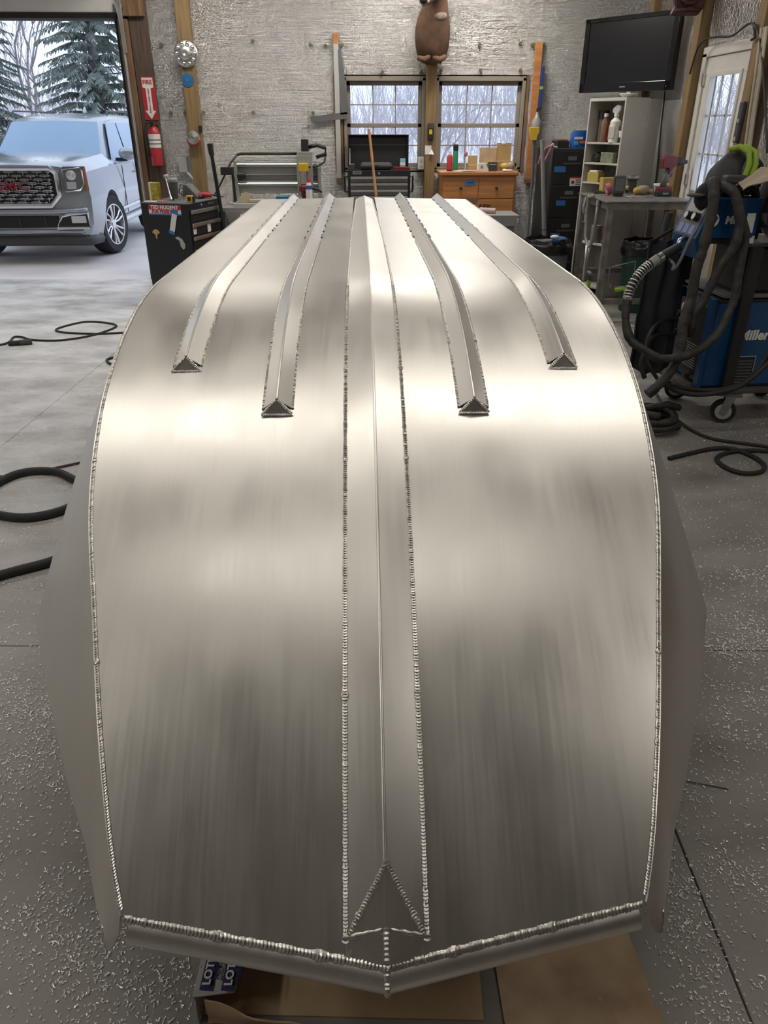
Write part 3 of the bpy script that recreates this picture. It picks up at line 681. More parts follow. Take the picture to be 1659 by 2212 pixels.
# lower bumper
MB().b2((-.52, -.012, .48), (.52, .05, .63)).build('lower_grille', CARD_, car, bevel=.006)
for x in (-.34, 0, .34): MB().b2((x-.008, -.022, .49), (x+.008, -.01, .62)).build('grille_rib', DARK, car)
MB().ring([V((-.97, .34, .70)), V((-.86, .0, .70)), V((-.62, -.045, .685)), V((.62, -.045, .685)), V((.86, .0, .70)), V((.97, .34, .70))], .032, 8).build('bumper_lip', CARP, car, smooth='all')
MB().ring([V((-.94, .38, .30)), V((-.86, .05, .30)), V((-.5, -.0, .31)), V((.5, -.0, .31)), V((.86, .05, .30)), V((.94, .38, .30))], .055, 6, flat=1.3).build('air_dam', DARK, car, smooth='all')
MB().ring([V((-.90, .3, .43)), V((-.80, -.0, .43)), V((0, -.045, .43)), V((.80, -.0, .43)), V((.90, .3, .43))], .028, 6).build('bumper_valance', CARP, car, smooth='all')
for sx in (-1, 1): MB().ring([V((sx*.30, .15, 1.29)), V((sx*.44, .6, 1.335)), V((sx*.56, 1.45, 1.372))], .022, 6, flat=.6).build('bonnet_crease', CARP, car, smooth='all')
MB().b2((-.80, 1.50, 1.30), (.80, 1.62, 1.262)).build('cowl', CARD_, car)
for x in (-.55, .12):
    MB().ring([V((x, 1.55, 1.30)), V((x+.1, 1.53, 1.32)), V((x+.62, 1.57, 1.31))], .012, 5).build('wiper', CARD_, car)
MB().prism([(0, 0), (.16, 0), (.13, .075), (.10, .085)], .03, Matrix.Translation(V((.30, 2.75, 1.895))) @ Matrix.Rotation(R(90), 4, 'Z') @ Matrix.Rotation(R(90), 4, 'X')).build('aerial_fin', CARP, car, bevel=.008)
MB().b2((-.12, 2.16, 1.66), (.12, 2.2, 1.735)).build('interior_mirror', CARD_, car)
# wheels
def wheel(x, y, sx, steer):
    wh = bpy.data.objects.new('wheel', None); COL.objects.link(wh); wh.parent = car; wh.location = (x, y, .41); wh.rotation_euler = (0, 0, steer)
    MX = Matrix.Rotation(R(90)*sx, 4, 'Y')
    MB().lathe([(.28, -.13), (.375, -.135), (.402, -.10), (.408, 0), (.402, .10), (.375, .135), (.285, .13), (.275, .09), (.275, -.09)], 32, MX).build('tyre', TYRE, wh, smooth=40)
    MB().lathe([(.284, .131), (.268, .131), (.255, .03), (.25, -.1), (.284, -.12)], 32, MX).build('rim', RIM, wh, smooth=30)
    MB().lathe([(.0, -.02), (.25, -.02), (.25, -.03), (0, -.03)], 24, MX).build('brake_disc', CARD_, wh)
    MB().lathe([(.0, .115), (.05, .112), (.062, .09), (.07, .03), (0, .03)], 18, MX).build('hub', RIM, wh, smooth=40)
    for k in range(6):
        for d in (-1, 1):
            a = R(60*k)+d*.15; a2 = R(60*k)+d*.19
            MB().ring([MX @ V((.045*math.cos(a), .045*math.sin(a), .085)), MX @ V((.16*math.cos(a2*.97), .16*math.sin(a2*.97), .105)), MX @ V((.268*math.cos(a2), .268*math.sin(a2), .108))], [.019, .018, .024], 6, flat=.8).build('spoke', RIM, wh, smooth=40)
wheel(.885, AX, 1, R(-13)); wheel(-.885, AX, -1, R(-13)); wheel(.885, AX+2.95, 1, 0); wheel(-.885, AX+2.95, -1, 0)
# ---------------------------------------------------------------- trees and brush outside
BARK = mat('grey_bark', (.27, .245, .25), .9, var=.3, vs=14)
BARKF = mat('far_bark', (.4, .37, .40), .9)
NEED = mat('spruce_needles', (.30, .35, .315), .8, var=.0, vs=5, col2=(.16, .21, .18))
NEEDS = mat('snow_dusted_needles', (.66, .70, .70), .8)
TWIG = mat('far_twigs', (.58, .55, .60), .9, var=.15)  # haze of distance painted into the twig colour
def spruce(name, label, loc, H, rad, seed, dens=1.0):
    r = random.Random(seed); t = thing(name, label, 'tree', loc)
    MB().ring([(0, 0, 0), (.02, .01, H*.5), (0, 0, H)], [.16, .10, .02], 8).build('trunk', BARK, t, smooth='all')
    br = MB(); fo = MB(); sn = MB()
    z = H*.06; 
    while z < H*.98:
        k = 1-z/H; n = int((7+r.random()*3)*dens)
        for i in range(n):
            a = r.uniform(0, 6.283); L_ = rad*(k**.8)*r.uniform(.75, 1.1)+.15
            d = V((math.cos(a), math.sin(a), 0)); b0 = V((0, 0, z)); pts = [b0, b0+d*L_*.5+V((0, 0, .02*L_)), b0+d*L_+V((0, 0, -.16*L_))]
            br.ring(pts, [.02, .014, .005], 3, caps=False)
            m = int(12+L_*20*dens)
            for q in range(m):
                s = (q+r.random())/m; p = pts[0].lerp(pts[1], s*2) if s < .5 else pts[1].lerp(pts[2], s*2-1)
                side = V((-d.y, d.x, 0))*(1 if q % 2 else -1); l = r.uniform(.09, .21)*(1.25-s*.6)*(.6+.4*L_/rad)
                e = p + (side*r.uniform(.4, 1)+d*r.uniform(.2, .8))*l + V((0, 0, -r.uniform(.25, .9)*l))
                w_ = V((0, 0, 1)).cross(e-p).normalized()*r.uniform(.009, .018)
                (sn if r.random() < .34 else fo).add([p-w_*.7, p+w_*.7, e+w_*.5, e-w_*.5], [(0, 1, 2, 3)])
                if q % 2 == 0: fo.add([p-V((0, 0, .02)), p+V((0, 0, .02)), e+V((0, 0, .02)), e-V((0, 0, .03))], [(0, 1, 2, 3)])
        z += r.uniform(.10, .17)*(1+.6*k)
    br.build('branches', BARK, t)
    tag(fo.build('needles', NEED, t), kind='stuff'); tag(sn.build('snowy_needles', NEEDS, t), kind='stuff')
    return t
pR = at(232, 300, Y=17.5); pL = at(-14, 250, Y=15.5)
spruce('spruce_tree', 'tall spruce dusted with snow right behind the parked car', (at(228, 300, Y=20.5).x, 20.5, -.03), 8.5, 1.75, 5, 1.7)
spruce('spruce_tree', 'snow-dusted spruce cut by the photograph’s left edge beyond the car'.replace('’', "'"), (at(-52, 250, Y=17.6).x, 17.6, -.03), 7.4, 1.4, 8, 1.6)
def bare_tree(name, label, loc, H, seed, m=BARK, lean=0, depth=5, r0=.10, group=None, spread=.55, fork=3):
    r = random.Random(seed); t = thing(name, label, 'tree', loc, 0, group); tr = MB(); tw = MB()
    def grow(p, d, L_, rad, k):
        pts = [p]; q = p; dd = d.copy()
        for i in range(4):
            dd = (dd + V((r.uniform(-.16, .16), r.uniform(-.16, .16), .04))).normalized(); q = q+dd*L_/4; pts.append(q)
        (tr if k >= depth-1 else tw).ring(pts, [rad*(1-.13*i) for i in range(5)], 5 if k > 2 else 3, caps=False)
        if k <= 0: return
        for i in range(fork if k < depth-1 else 3):
            a = r.uniform(0, 6.283); s = r.uniform(spread*.6, spread*1.25)
            nd = (dd + V((math.cos(a)*s, math.sin(a)*s, r.uniform(-.05, .25)))).normalized()
            grow(pts[r.randint(2, 4)] if i else pts[4], nd, L_*r.uniform(.62, .82), rad*.58, k-1)
    grow(V((0, 0, 0)), V((lean, 0, 1)).normalized(), H*.33, r0, depth)
    tr.build('trunk', m, t, smooth='all'); tw.build('branches', m, t)
    return t
bare_tree('bare_tree', 'bare crooked tree behind the car, between the two spruces', (at(72, 250, Y=24).x, 24, -.03), 6.6, 3, lean=.12, r0=.085)
bare_tree('bare_tree', 'slim bare tree just left of the tall spruce behind the car', (at(118, 250, Y=29).x, 29, -.03), 6.4, 12, lean=-.15, r0=.06)
# distant leafless wood
r = random.Random(4); tw = MB()
for i in range(3400):
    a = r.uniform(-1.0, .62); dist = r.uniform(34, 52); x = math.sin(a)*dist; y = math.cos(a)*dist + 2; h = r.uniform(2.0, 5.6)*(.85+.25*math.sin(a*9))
    lx = r.uniform(-.9, .9)*h*.35; wd = r.uniform(.012, .035)
    b = V((x, y, r.uniform(0, h*.35))); e = V((x+lx, y+r.uniform(-.3, .3), h)); sx_ = V((math.cos(a), -math.sin(a), 0))*wd
    tw.add([b-sx_, b+sx_, e+sx_*.4, e-sx_*.4], [(0, 1, 2, 3)])
    for k in range(2):
        s = r.uniform(.3, .8); p = b.lerp(e, s); q = p+V((r.uniform(-.6, .6), 0, r.uniform(.3, .9)))*r.uniform(.6, 1.2)
        tw.add([p-sx_*.4, p+sx_*.4, q+sx_*.25, q-sx_*.25], [(0, 1, 2, 3)])
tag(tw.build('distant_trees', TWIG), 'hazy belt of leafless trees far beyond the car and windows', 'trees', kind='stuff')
# snow-laden brush behind the windows
SNOWB = mat('snowy_twigs', (.72, .73, .78), .8, col2=(.42, .39, .43), vs=3)
for i, (x, y, h, sd, ln, lb) in enumerate(((-.3, 15.5, 2.5, 31, .15, 'snowy bare bush outside the left window'), (1.0, 13.5, 2.6, 32, .5, 'snowy bare bush outside the right window, twigs sweeping right'), (3.4, 17.5, 2.9, 33, -.35, 'snowy bare bush outside the right edge of the right window'), (.4, 18.5, 3.2, 34, .1, 'taller bare bush further back between the two windows'))):
    bare_tree('bare_bush', lb, (x, y, -.03), h, sd, SNOWB, ln, 5, .045, spread=.85)
for i, (x, y, h, sd) in enumerate(((6.4, 12.5, 3.0, 41), (7.2, 15.5, 3.4, 42))):
    bare_tree('bare_bush', ['snowy bare bush outside the side door glass', 'second snowy bush further off outside the side door'][i], (x, y, -.03), h, sd, SNOWB, 0, 5, .05, spread=.8)
# ---------------------------------------------------------------- left side and back wall
def lbox(name, m, parent, a, b, bev=.003, label=None):
    o = MB().b2(a, b).build(name, m, parent, bevel=bev)
    if label: o['label'] = label
    return o
# black roller tool chest by the garage door, side panel to us, drawers to the right
ch = thing('tool_chest', 'black roller tool chest by the garage door with a bumper sticker on its side', 'tool chest', (-1.895, 8.517, 0), R(-18))
lbox('cabinet_body', BLACK, ch, (-.27, -.33, .12), (.262, .33, 1.015), .006); lbox('chest_top', GREYD, ch, (-.27, -.33, 1.012), (.27, .33, 1.022), .003)
zt = [.955, .83, .70, .575, .30, .14]
for i in range(5):
    d = lbox('drawer', BLACK, ch, (.262, -.30, zt[i+1]+.008), (.272, .30, zt[i]), .003)
    lbox('drawer_handle', SATIN, d, (.272, -.295, zt[i]-.04), (.292, .295, zt[i]-.005), .006)
text('KOBALT', .034, SATIN, ch, (.2635, .17, .985), (R(90), 0, R(90)), bold=.001, name='maker_lettering')
MB().cyl((.262, -.05, .985), (.27, -.05, .985), .012).build('lock', CHROME, ch)
for x in (-.2, .2):
    for y in (-.26, .26):
        MB().cyl((x, y-.02, .06), (x, y+.02, .06), .06, n=16).b2((x-.02, y-.035, .06), (x+.02, y+.035, .125)).build('caster', RUBBER, ch)
lbox('bumper_sticker', PAPER, ch, (-.185, -.334, .905), (.185, -.3305, .998), 0); lbox('red_band', RED, ch, (-.185, -.3355, .955), (.185, -.332, .998), 0); lbox('blue_band', BLUET, ch, (-.185, -.3355, .905), (.185, -.332, .918), 0)
text('TED NUGENT', .052, PAPER, ch, (0, -.3365, .977), bold=.0016, sx=.98); text('FOR PRESIDENT', .042, RED, ch, (0, -.3365, .936), bold=.0013, sx=1.0)
m_ = Matrix.Translation(V((.085, -.3375, .835))) @ Matrix.Rotation(R(17), 4, 'Y')
MB().box((0, 0, 0), (.058, .003, .215), m=m_).build('paper_strip', PAPER, ch); MB().box((0, -.002, .108), (.066, .002, .042), m=m_).build('tape', BLUET, ch); MB().box((0, -.002, -.100), (.066, .002, .03), m=m_).build('tape', BLUET, ch)
MX_ = Matrix.Rotation(R(90), 4, 'X'); GOLD = mat('gold_magnet', (.50, .34, .14), .5)
MB().prism([(-.045, .01), (-.03, .035), (0, .045), (.03, .035), (.045, .01), (.012, -.005), (.006, -.05), (-.006, -.05), (-.012, -.005)], .004, Matrix.Translation(V((-.135, -.3305, .72))) @ MX_).build('magnet', GOLD, ch)
MB().prism([(-.055, .035), (-.02, .04), (.02, .02), (.05, -.03), (.045, -.07), (.02, -.085), (-.005, -.05), (-.01, .0), (-.05, .02)], .004, Matrix.Translation(V((.14, -.3305, .66))) @ MX_).build('magnet', SATIN, ch)
lbox('drawer_sticker', PAPER, ch, (.2725, -.28, .72), (.2745, -.22, .79), 0); lbox('drawer_sticker', PAPER, ch, (.2725, .02, .71), (.2745, .09, .80), 0); lbox('drawer_sticker', RED, ch, (.2725, -.275, .765), (.275, -.225, .79), 0); lbox('drawer_sticker', PAPER, ch, (.2725, -.28, .42), (.2745, -.23, .53), 0)
for y, m in ((.02, REDD), (.14, RED), (.24, PAPER)): MB().cyl((.272, y, .50), (.2755, y, .50), .04, n=18).build('drawer_sticker', m, ch)
CT = 1.0225
def on(px, py, z=CT): return at(px, py, z=z)
p = on(338, 432); t = thing('drill_index', 'upright yellow and white box at the back of the black chest by the garage door', 'box', (p.x, p.y, CT), R(-15))
lbox('case', mat('speckled_yellow', (.42, .36, .05), .6, var=.5, vs=30), t, (-.035, -.03, 0), (.05, .03, .17), .004); lbox('lid', PAPER, t, (-.055, -.03, 0), (-.0355, .03, .17), .003)
p = on(377, 432); t = thing('tumbler', 'dark insulated tumbler with grey lid on the black tool chest', 'cup', (p.x, p.y, CT))
MB().lathe([(.035, 0), (.043, .0), (.052, .17), (.05, .175), (0, .175)], 18).build('cup', DARK, t, smooth=40); MB().lathe([(.054, .174), (.054, .20), (.04, .215), (0, .215)], 18).build('lid', GREY, t, smooth=40)
p = on(371, 431); t = thing('ratchet', 'chrome ratchet wrench leaning upright against the dark tumbler', 'wrench', (p.x, p.y-.06, CT))
MB().ring([(.02, -.03, .008), (-.02, .0, .215)], [.012, .008], 8).build('handle', CHROME, t, smooth=40); MB().cyl((-.035, -.012, .225), (.0, .012, .232), .022).build('ratchet_head', CHROME, t)
p = on(325, 436); tag(MB().box((p.x, p.y, CT+.004), (.12, .07, .008), (0, 0, R(-18))).build('paper_pad', PAPER, bevel=.001), 'white paper pad on the near left corner of the black chest', 'paper')
p = on(348, 434); tag(MB().box((p.x, p.y, CT+.003), (.11, .07, .006), (0, 0, R(-30))).build('pink_leaflet', mat('pink_paper', (.55, .20, .22), .8)), 'pinkish leaflet lying beside the white pad on the chest', 'paper')
sk_ = MB().cyl((0, 0, 0), (0, 0, .03), .013)
s0 = None
for i, (px, py) in enumerate(((381, 436), (387, 434), (392, 432), (397, 434), (401, 431), (378, 432))):
    p = on(px, py); h = (.03, .024, .036, .028, .033, .022)[i]
    tag(MB().lathe([(.008, 0), (.014, 0), (.014, h), (.009, h), (.009, h*.5), (0, h*.5)], 12).build('socket', CHROME, loc=(p.x, p.y, CT), smooth=40), 'small chrome socket loose in front of the tumbler', 'socket', 'loose chrome sockets on the chest')
p = on(411, 437); t = thing('tape_measure', 'yellow tape measure on the front edge of the black chest top', 'tape measure', (p.x, p.y, CT), R(-10))
lbox('case', YELLOW, t, (-.032, -.02, 0), (.032, .025, .065), .008); lbox('side_plate', BLACKP, t, (-.018, -.023, .015), (.018, -.019, .05), .004); lbox('tape_mouth', BLACKP, t, (.031, -.015, 0), (.05, .02, .055), .004)
p = on(412, 430); t = thing('grey_charger', 'grey wedge-shaped battery charger on the black chest', 'charger', (p.x+.0, p.y+.10, CT), R(-20))
MB().prism([(-.08, 0), (.12, 0), (.10, .03), (-.02, .14), (-.07, .14)], .13, Matrix.Translation(V((0, .065, 0))) @ MX_).build('housing', GREYD, t, bevel=.008)
MB().ring([(-.07, -.03, .01), (-.13, -.05, .06), (-.12, -.02, .13), (-.09, 0, .13)], .006, 6).build('cord', BLACKP, t)
p = on(441, 429); t = thing('red_drill', 'red corded tool lying on the rear of the black chest', 'tool', (p.x, p.y+.03, CT), R(10))
MB().ring([(-.09, 0, .03), (0, 0, .035), (.08, 0, .03)], [.022, .03, .02], 10).build('tool_body', RED, t, smooth='all'); MB().ring([(.08, 0, .03), (.14, .02, .035), (.12, .08, .012), (.2, .1, .006)], .007, 6).build('cord', BLACKP, t); MB().ring([(-.02, 0, .03), (-.05, -.08, .022)], .018, 8).build('grip', DARK, t, smooth='all')
a = at(453, 310, Y=8.62); b = at(508, 632, z=0.02)
t = thing('jack_handle', 'long black jack handle leaning upright at the front of the black chest', 'handle', (b.x, b.y, 0))
d = a-V((b.x, b.y, 0)); MB().ring([V((0, 0, .0)), d*.93], .020, 10).build('pole', BLACK, t, smooth=40); MB().ring([d*.93, d], [.028, .030], 10).build('grip', RUBBER, t, smooth=40)

# wall pieces on the posts by the garage door
p = at(331, 214, Y=BY-.085); t = thing('extinguisher_sign', 'red and white arrow sign above the fire extinguisher', 'sign', (-2.365, BY-.078, 1.985))
lbox('sign_plate', RED, t, (-.075, -.004, -.215), (.075, 0, .215), .001)
MB().prism([(-.06, .205), (.06, .205), (.06, .11), (.028, .10), (.028, -.12), (.06, -.12), (0, -.205), (-.06, -.12), (-.028, -.12), (-.028, .10), (-.06, .11)], .003, Matrix.Translation(V((0, -.0045, 0))) @ MX_).build('arrow', PAPER, t)
text('FIRE', .058, RED, t, (0, -.009, .16), bold=.0016)
for i, c in enumerate('EXTINGUISHER'): text(c, .024, RED, t, (0, -.009, .09-.0205*i), bold=.0008)
t = thing('fire_extinguisher', 'red fire extinguisher on the post beneath the arrow sign', 'fire extinguisher', (-2.345, BY-.165, 1.30))
MB().lathe([(.0, 0), (.062, .005), (.066, .03), (.066, .34), (.05, .39), (.022, .41), (0, .41)], 20).build('cylinder', RED, t, smooth=50)
MB().lathe([(.0672, .19), (.0672, .33)], 20).build('white_label', PAPER, t, smooth=40); MB().lathe([(.0678, .225), (.0678, .235)], 20).build('label_line', BLACKP, t); MB().lathe([(.0678, .265), (.0678, .275)], 20).build('label_line', BLACKP, t)
MB().cyl((0, 0, .41), (0, 0, .45), .02).b2((-.012, -.10, .455), (.012, .02, .468)).b2((-.012, -.09, .43), (.012, .0, .440)).build('valve_handle', BLACKP, t)
MB().ring([(-.01, 0, .44), (-.075, -.01, .44), (-.095, -.02, .35), (-.085, -.03, .2), (-.075, -.04, .10)], .011, 7).build('hose', RUBBER, t, smooth='all'); MB().b2((-.04, .05, .10), (.04, .09, .42)).build('wall_bracket', BLACKP, t)
q = at(407, 115, Y=BY-.2); t = thing('wheel_hub', 'shiny metal hub with a ring of round studs hung high on the post', 'hub', (-1.89, BY-.122, q.z))
MF = Matrix.Rotation(R(90), 4, 'X')
MB().lathe([(.115, 0), (.13, .02), (.115, .035), (.07, .04), (.065, .07), (.04, .085), (.02, .085), (0, .07)], 28, MF).build('hub_disc', SATIN, t, smooth=40)
for k in range(10): MB().sph((.098*math.cos(R(36*k)), -.040, .098*math.sin(R(36*k))), (.024, .02, .024), 10, 7).build('stud', CHROME, t, smooth='all')
q = at(407, 173, Y=BY-.13); t = thing('blue_disc', 'small blue sanding disc pinned to the post below the hub', 'disc', (-1.905, BY-.121, q.z))
MB().lathe([(.0, 0), (.066, .0), (.068, .006), (.0, .010)], 26, MF).build('disc', mat('blue_disc', (.02, .12, .30), .5), t); MB().cyl((0, -.010, 0), (0, -.014, 0), .006).build('pin', SATIN, t)
q = at(418, 297, Y=BY-.17); t = thing('clamp_lamp', 'round silver lamp with a red lower rim on the post', 'lamp', (q.x, BY-.121, q.z))
MB().lathe([(.03, 0), (.055, .02), (.074, .06), (.07, .075), (0, .09)], 22, MF).build('reflector', SATIN, t, smooth=40); MB().ring([(.074*math.cos(R(a)), -.06, .074*math.sin(R(a))) for a in range(190, 351, 20)], .014, 6).build('red_rim', RED, t, smooth='all'); MB().cyl((0, -.09, 0), (0, -.105, 0), .012).build('bulb', GREYD, t); MB().b2((.06, -.02, .05), (.10, .0, .12)).build('switch', BLACKP, t)
q = at(407, 356, Y=BY-.05); t = thing('switch_box', 'beige electric box on the foil left of the lamp post with white conduit', 'electric box', (q.x-.06, BY-.05, q.z))
lbox('box', LGREY, t, (-.05, -.02, -.08), (.05, .03, .08), .004); MB().ring([(.04, -.01, -.08), (.11, -.01, -.16), (.135, -.01, -.22), (.125, -.01, -.42)], .011, 7).build('conduit', WHITEP, t, smooth='all')
# wall straightedge and square
q = at(725, 240, Y=BY-.05)
t = thing('straightedge', 'long pale straightedge with wooden ends hung on the foil left of the windows', 'straightedge', (-.245, BY-.045, 1.10))
lbox('blade', LGREY, t, (-.028, -.012, .06), (.028, .012, 1.42), .002); lbox('end_block', WOOD, t, (-.03, -.014, 0), (.03, .014, .06), .002); lbox('end_block', PINE, t, (-.028, -.014, 1.42), (.028, .014, 1.52), .002)
A_, B_, C_ = at(733, 108, Y=BY-.07), at(745, 247, Y=BY-.07), at(670, 258, Y=BY-.07)
t = thing('framing_square', 'grey metal square hanging tilted behind the straightedge', 'square', (A_.x, BY-.058, A_.z))
def strip(p, q, w0, w1, nm):
    p, q = V((p.x-A_.x, 0, p.z-A_.z)), V((q.x-A_.x, 0, q.z-A_.z)); n_ = (q-p).cross(V((0, 1, 0))).normalized()
    mb = MB(); k = [p-n_*w0, p+n_*w0, q+n_*w1, q-n_*w1]; mb.add(k+[x+V((0, .006, 0)) for x in k], [(0,1,2,3), (7,6,5,4), (0,4,5,1), (1,5,6,2), (2,6,7,3), (3,7,4,0)]); mb.build(nm, GREYD, t)
strip(A_, B_, .018, .050, 'blade'); strip(B_+V((.03, 0, -.01)), C_, .034, .030, 'tongue')
# router machine on its bench
MACH = mat('machine_aluminium', (.42, .43, .42), .42, .6, var=.1)
t = thing('bench', 'low grey steel bench that carries the router machine', 'bench', (-.93, 9.32, 0))
lbox('bench_top', GREY, t, (-.62, -.32, .86), (.60, .30, .90), .004)
for x in (-.56, .54):
    for y in (-.27, .25): lbox('leg', GREY, t, (x-.04, y-.04, 0), (x+.04, y+.04, .86), .003)
for x in (-.5, -.2, .3): MB().prism([(-.09, 0), (.09, 0), (.03, -.20), (-.03, -.20)], .012, Matrix.Translation(V((x, -.322, .86))) @ MX_).build('gusset', GREY, t, bevel=.002)
t = thing('router_machine', 'grey gantry router machine with a yellow motor at the back wall', 'machine', (-.93, 9.30, .90))
lbox('bed', LGREY, t, (-.50, -.26, .0), (.50, .30, .04), .004)
for i in range(7): lbox('bed_slot', GREYD, t, (-.48, -.23+.075*i, .040), (.48, -.215+.075*i, .0425), 0)
lbox('end_plate', MACH, t, (-.49, -.03, .04), (-.455, .10, .47), .006); lbox('end_plate', MACH, t, (.45, -.03, .04), (.485, .10, .40), .006)
for z in (.40, .20): 
    r_ = lbox('gantry_rail', MACH, t, (-.455, -.01, z), (.45, .05, z+.055), .004); MB().cyl((-.455, -.02, z+.0275), (.45, -.02, z+.0275), .010).build('rail_rod', CHROME, r_)
MB().cyl((-.40, 0, .315), (.45, 0, .315), .012).build('lead_screw', GREYD, t); lbox('back_plate', LGREY, t, (-.455, .055, .12), (.45, .065, .40), .002)
MB().cyl((-.46, -.02, .315), (-.37, -.02, .315), .035).build('stepper_motor', BLACKP, t, smooth=40)
lbox('carriage', MACH, t, (.22, -.09, .09), (.40, -.02, .52), .005); lbox('stepper_motor', BLACKP, t, (.28, -.08, .56), (.36, -.0, .68), .004); lbox('motor_mount', MACH, t, (.24, -.09, .52), (.40, 0, .555), .004)
lbox('yellow_motor', YELLOW, t, (.245, -.15, .36), (.355, -.08, .44), .006); MB().cyl((.30, -.125, .23), (.30, -.125, .36), .042, n=16).build('spindle', SATIN, t, smooth=40); MB().cyl((.30, -.125, .20), (.30, -.125, .23), .036, n=16).build('spindle_collar', RED, t, smooth=40)
MB().ring([(-.46, .03, .52), (-.40, .02, .535), (.22, .02, .535)], .014, 8).build('cable_trunk', BLACKP, t, smooth='all'); MB().ring([(.36, 0, .60), (.46, 0, .62), (.55, 0, .59), (.55, 0, .53), (.44, 0, .50)], .020, 8).build('drag_chain', BLACKP, t, smooth='all'); MB().ring([(.35, -.09, .40), (.46, -.06, .41), (.53, -.02, .45), (.55, 0, .53)], .010, 6).build('cable', BLACKP, t, smooth='all')
MB().ring([(-.44, .02, .53), (-.52, -.02, .45), (-.66, -.05, .22), (-.74, -.05, .10)], .010, 6).build('cable', BLACKP, t, smooth='all'); lbox('control_box', BLACKP, t, (-.64, -.07, .32), (-.50, .02, .40), .004); lbox('control_arm', BLACKP, t, (-.525, -.04, .0), (-.495, -.01, .33), .003)
z0 = .9405
def rm(px, py): return at(px, py, z=z0)
q = rm(517, 428); t = thing('board_offcut', 'pale wooden offcut on the left of the router bed', 'board', (-1.32, 9.13, z0+.003), R(25)); MB().prism([(-.08, 0), (.08, 0), (.08, .09), (.02, .11), (-.06, .03)], .02, Matrix.Translation(V((0, .01, 0))) @ MX_).build('offcut', mat('pale_wood', (.46, .37, .27), .7, var=.2, vs=6), t)
t = thing('flat_board', 'flat pale strip of wood lying across the router bed', 'board', (-1.02, 9.14, z0+.003)); lbox('strip', mat('pale_strip', (.46, .38, .29), .7), t, (-.24, -.03, 0), (.16, .03, .03))
t = thing('blue_box', 'small blue box at the front of the router bed', 'box', (-.86, 9.08, z0+.003)); lbox('carton', mat('teal_blue', (.02, .20, .34), .6), t, (-.085, -.03, 0), (.085, .03, .065)); lbox('lid', mat('teal_lid', (.03, .25, .40), .6), t, (-.088, -.032, .058), (.088, .032, .068))
t = thing('sander', 'dark red palm sander on the router bed', 'sander', (-.62, 9.14, z0+.003))
MB().lathe([(.0, .0), (.06, 0), (.062, .02), (.045, .03), (.045, .10), (.07, .12), (.068, .165), (.03, .18), (0, .18)], 20).build('sander_body', REDD, t, smooth=40); MB().ring([(.03, 0, .15), (.12, 0, .14), (.19, .01, .10)], [.022, .016, .010], 8).build('handle', BLACKP, t, smooth='all'); lbox('dust_box', RED, t, (-.06, -.10, .0), (.05, -.065, .045))
t = thing('glue_tube', 'blue and white upright glue bottle with red cap in front of the router motor', 'bottle', (-.605+.01, 9.04, z0+.003)); t.location.x = -.57
MB().lathe([(.0, 0), (.034, 0), (.036, .16), (.02, .185), (0, .185)], 16).build('bottle', mat('glue_blue', (.02, .05, .24), .4), t, smooth=40); MB().lathe([(.0365, .02), (.0365, .14)], 16).build('paper_label', PAPER, t); MB().lathe([(.03, .18), (.022, .215), (.0, .215)], 14).build('neck', PAPER, t); MB().lathe([(.024, .212), (.018, .25), (0, .255)], 14).build('cap', RED, t)
t = thing('black_case', 'black hard case on a stand between the tool chest and the bench', 'case', (-1.635, 9.25, 0)); lbox('case_body', BLACKP, t, (-.10, -.2, .55), (.06, .2, .84), .008); lbox('lid', GREYD, t, (-.10, -.2, .842), (.06, .2, .862), .004); lbox('stand', WOODD, t, (-.09, -.18, 0), (.05, .18, .55))
t = thing('orange_wood_box', 'orange-brown wooden box on the floor beside the bench', 'box', (-1.44, 8.80, 0)); lbox('box_body', PINE, t, (-.02, -.15, 0), (.42, .12, .66), .003); lbox('lid', WOOD, t, (-.03, -.16, .661), (.43, .13, .70), .003)
# black chest with its lid open under the left window
t = thing('tool_cabinet', 'black roller tool cabinet hidden behind the boat under the open top chest', 'tool chest', (.22, 9.43, 0)); lbox('cabinet_body', BLACK, t, (-.37, -.2, .06), (.37, .24, .93), .006)
for i in range(4): d = lbox('drawer', BLACK, t, (-.345, -.212, .10+.2*i), (.345, -.2, .28+.2*i)); lbox('drawer_handle', SATIN, d, (-.34, -.23, .25+.2*i), (.34, -.212, .275+.2*i), .004)
for x in (-.3, .3): MB().cyl((x-.02, 0, .035), (x+.02, 0, .035), .035).build('caster', RUBBER, t)
t = thing('top_chest', 'black top tool chest standing open with raised lid below the left window', 'tool chest', (.22, 9.43, .931))
lbox('chest_body', BLACK, t, (-.355, -.2, 0), (.355, .22, .335), .005)
for i in range(4):
    d = lbox('drawer', GREYD, t, (-.325, -.208, .208-.068*i), (.325, -.2, .268-.068*i), .002); lbox('drawer_handle', SATIN, d, (-.325, -.226, .245-.068*i), (.325, -.208, .270-.068*i), .004)
lbox('maker_plate', SATIN, t, (-.30, -.204, .295), (-.20, -.2, .325), .001); lbox('plate_line', BLACKP, t, (-.29, -.2055, .306), (-.21, -.204, .314), 0); MB().cyl((.0, -.21, .305), (.0, -.2, .305), .011).build('lock', CHROME, t)
for s in (-1, 1): MB().ring([(s*.355, -.02, .26), (s*.395, -.02, .26), (s*.395, -.02, .10), (s*.355, -.02, .10)], .012, 6).build('side_handle', BLACKP, t, smooth=40)
m_ = Matrix.Translation(V((0, .20, .335))) @ Matrix.Rotation(R(-6), 4, 'X')
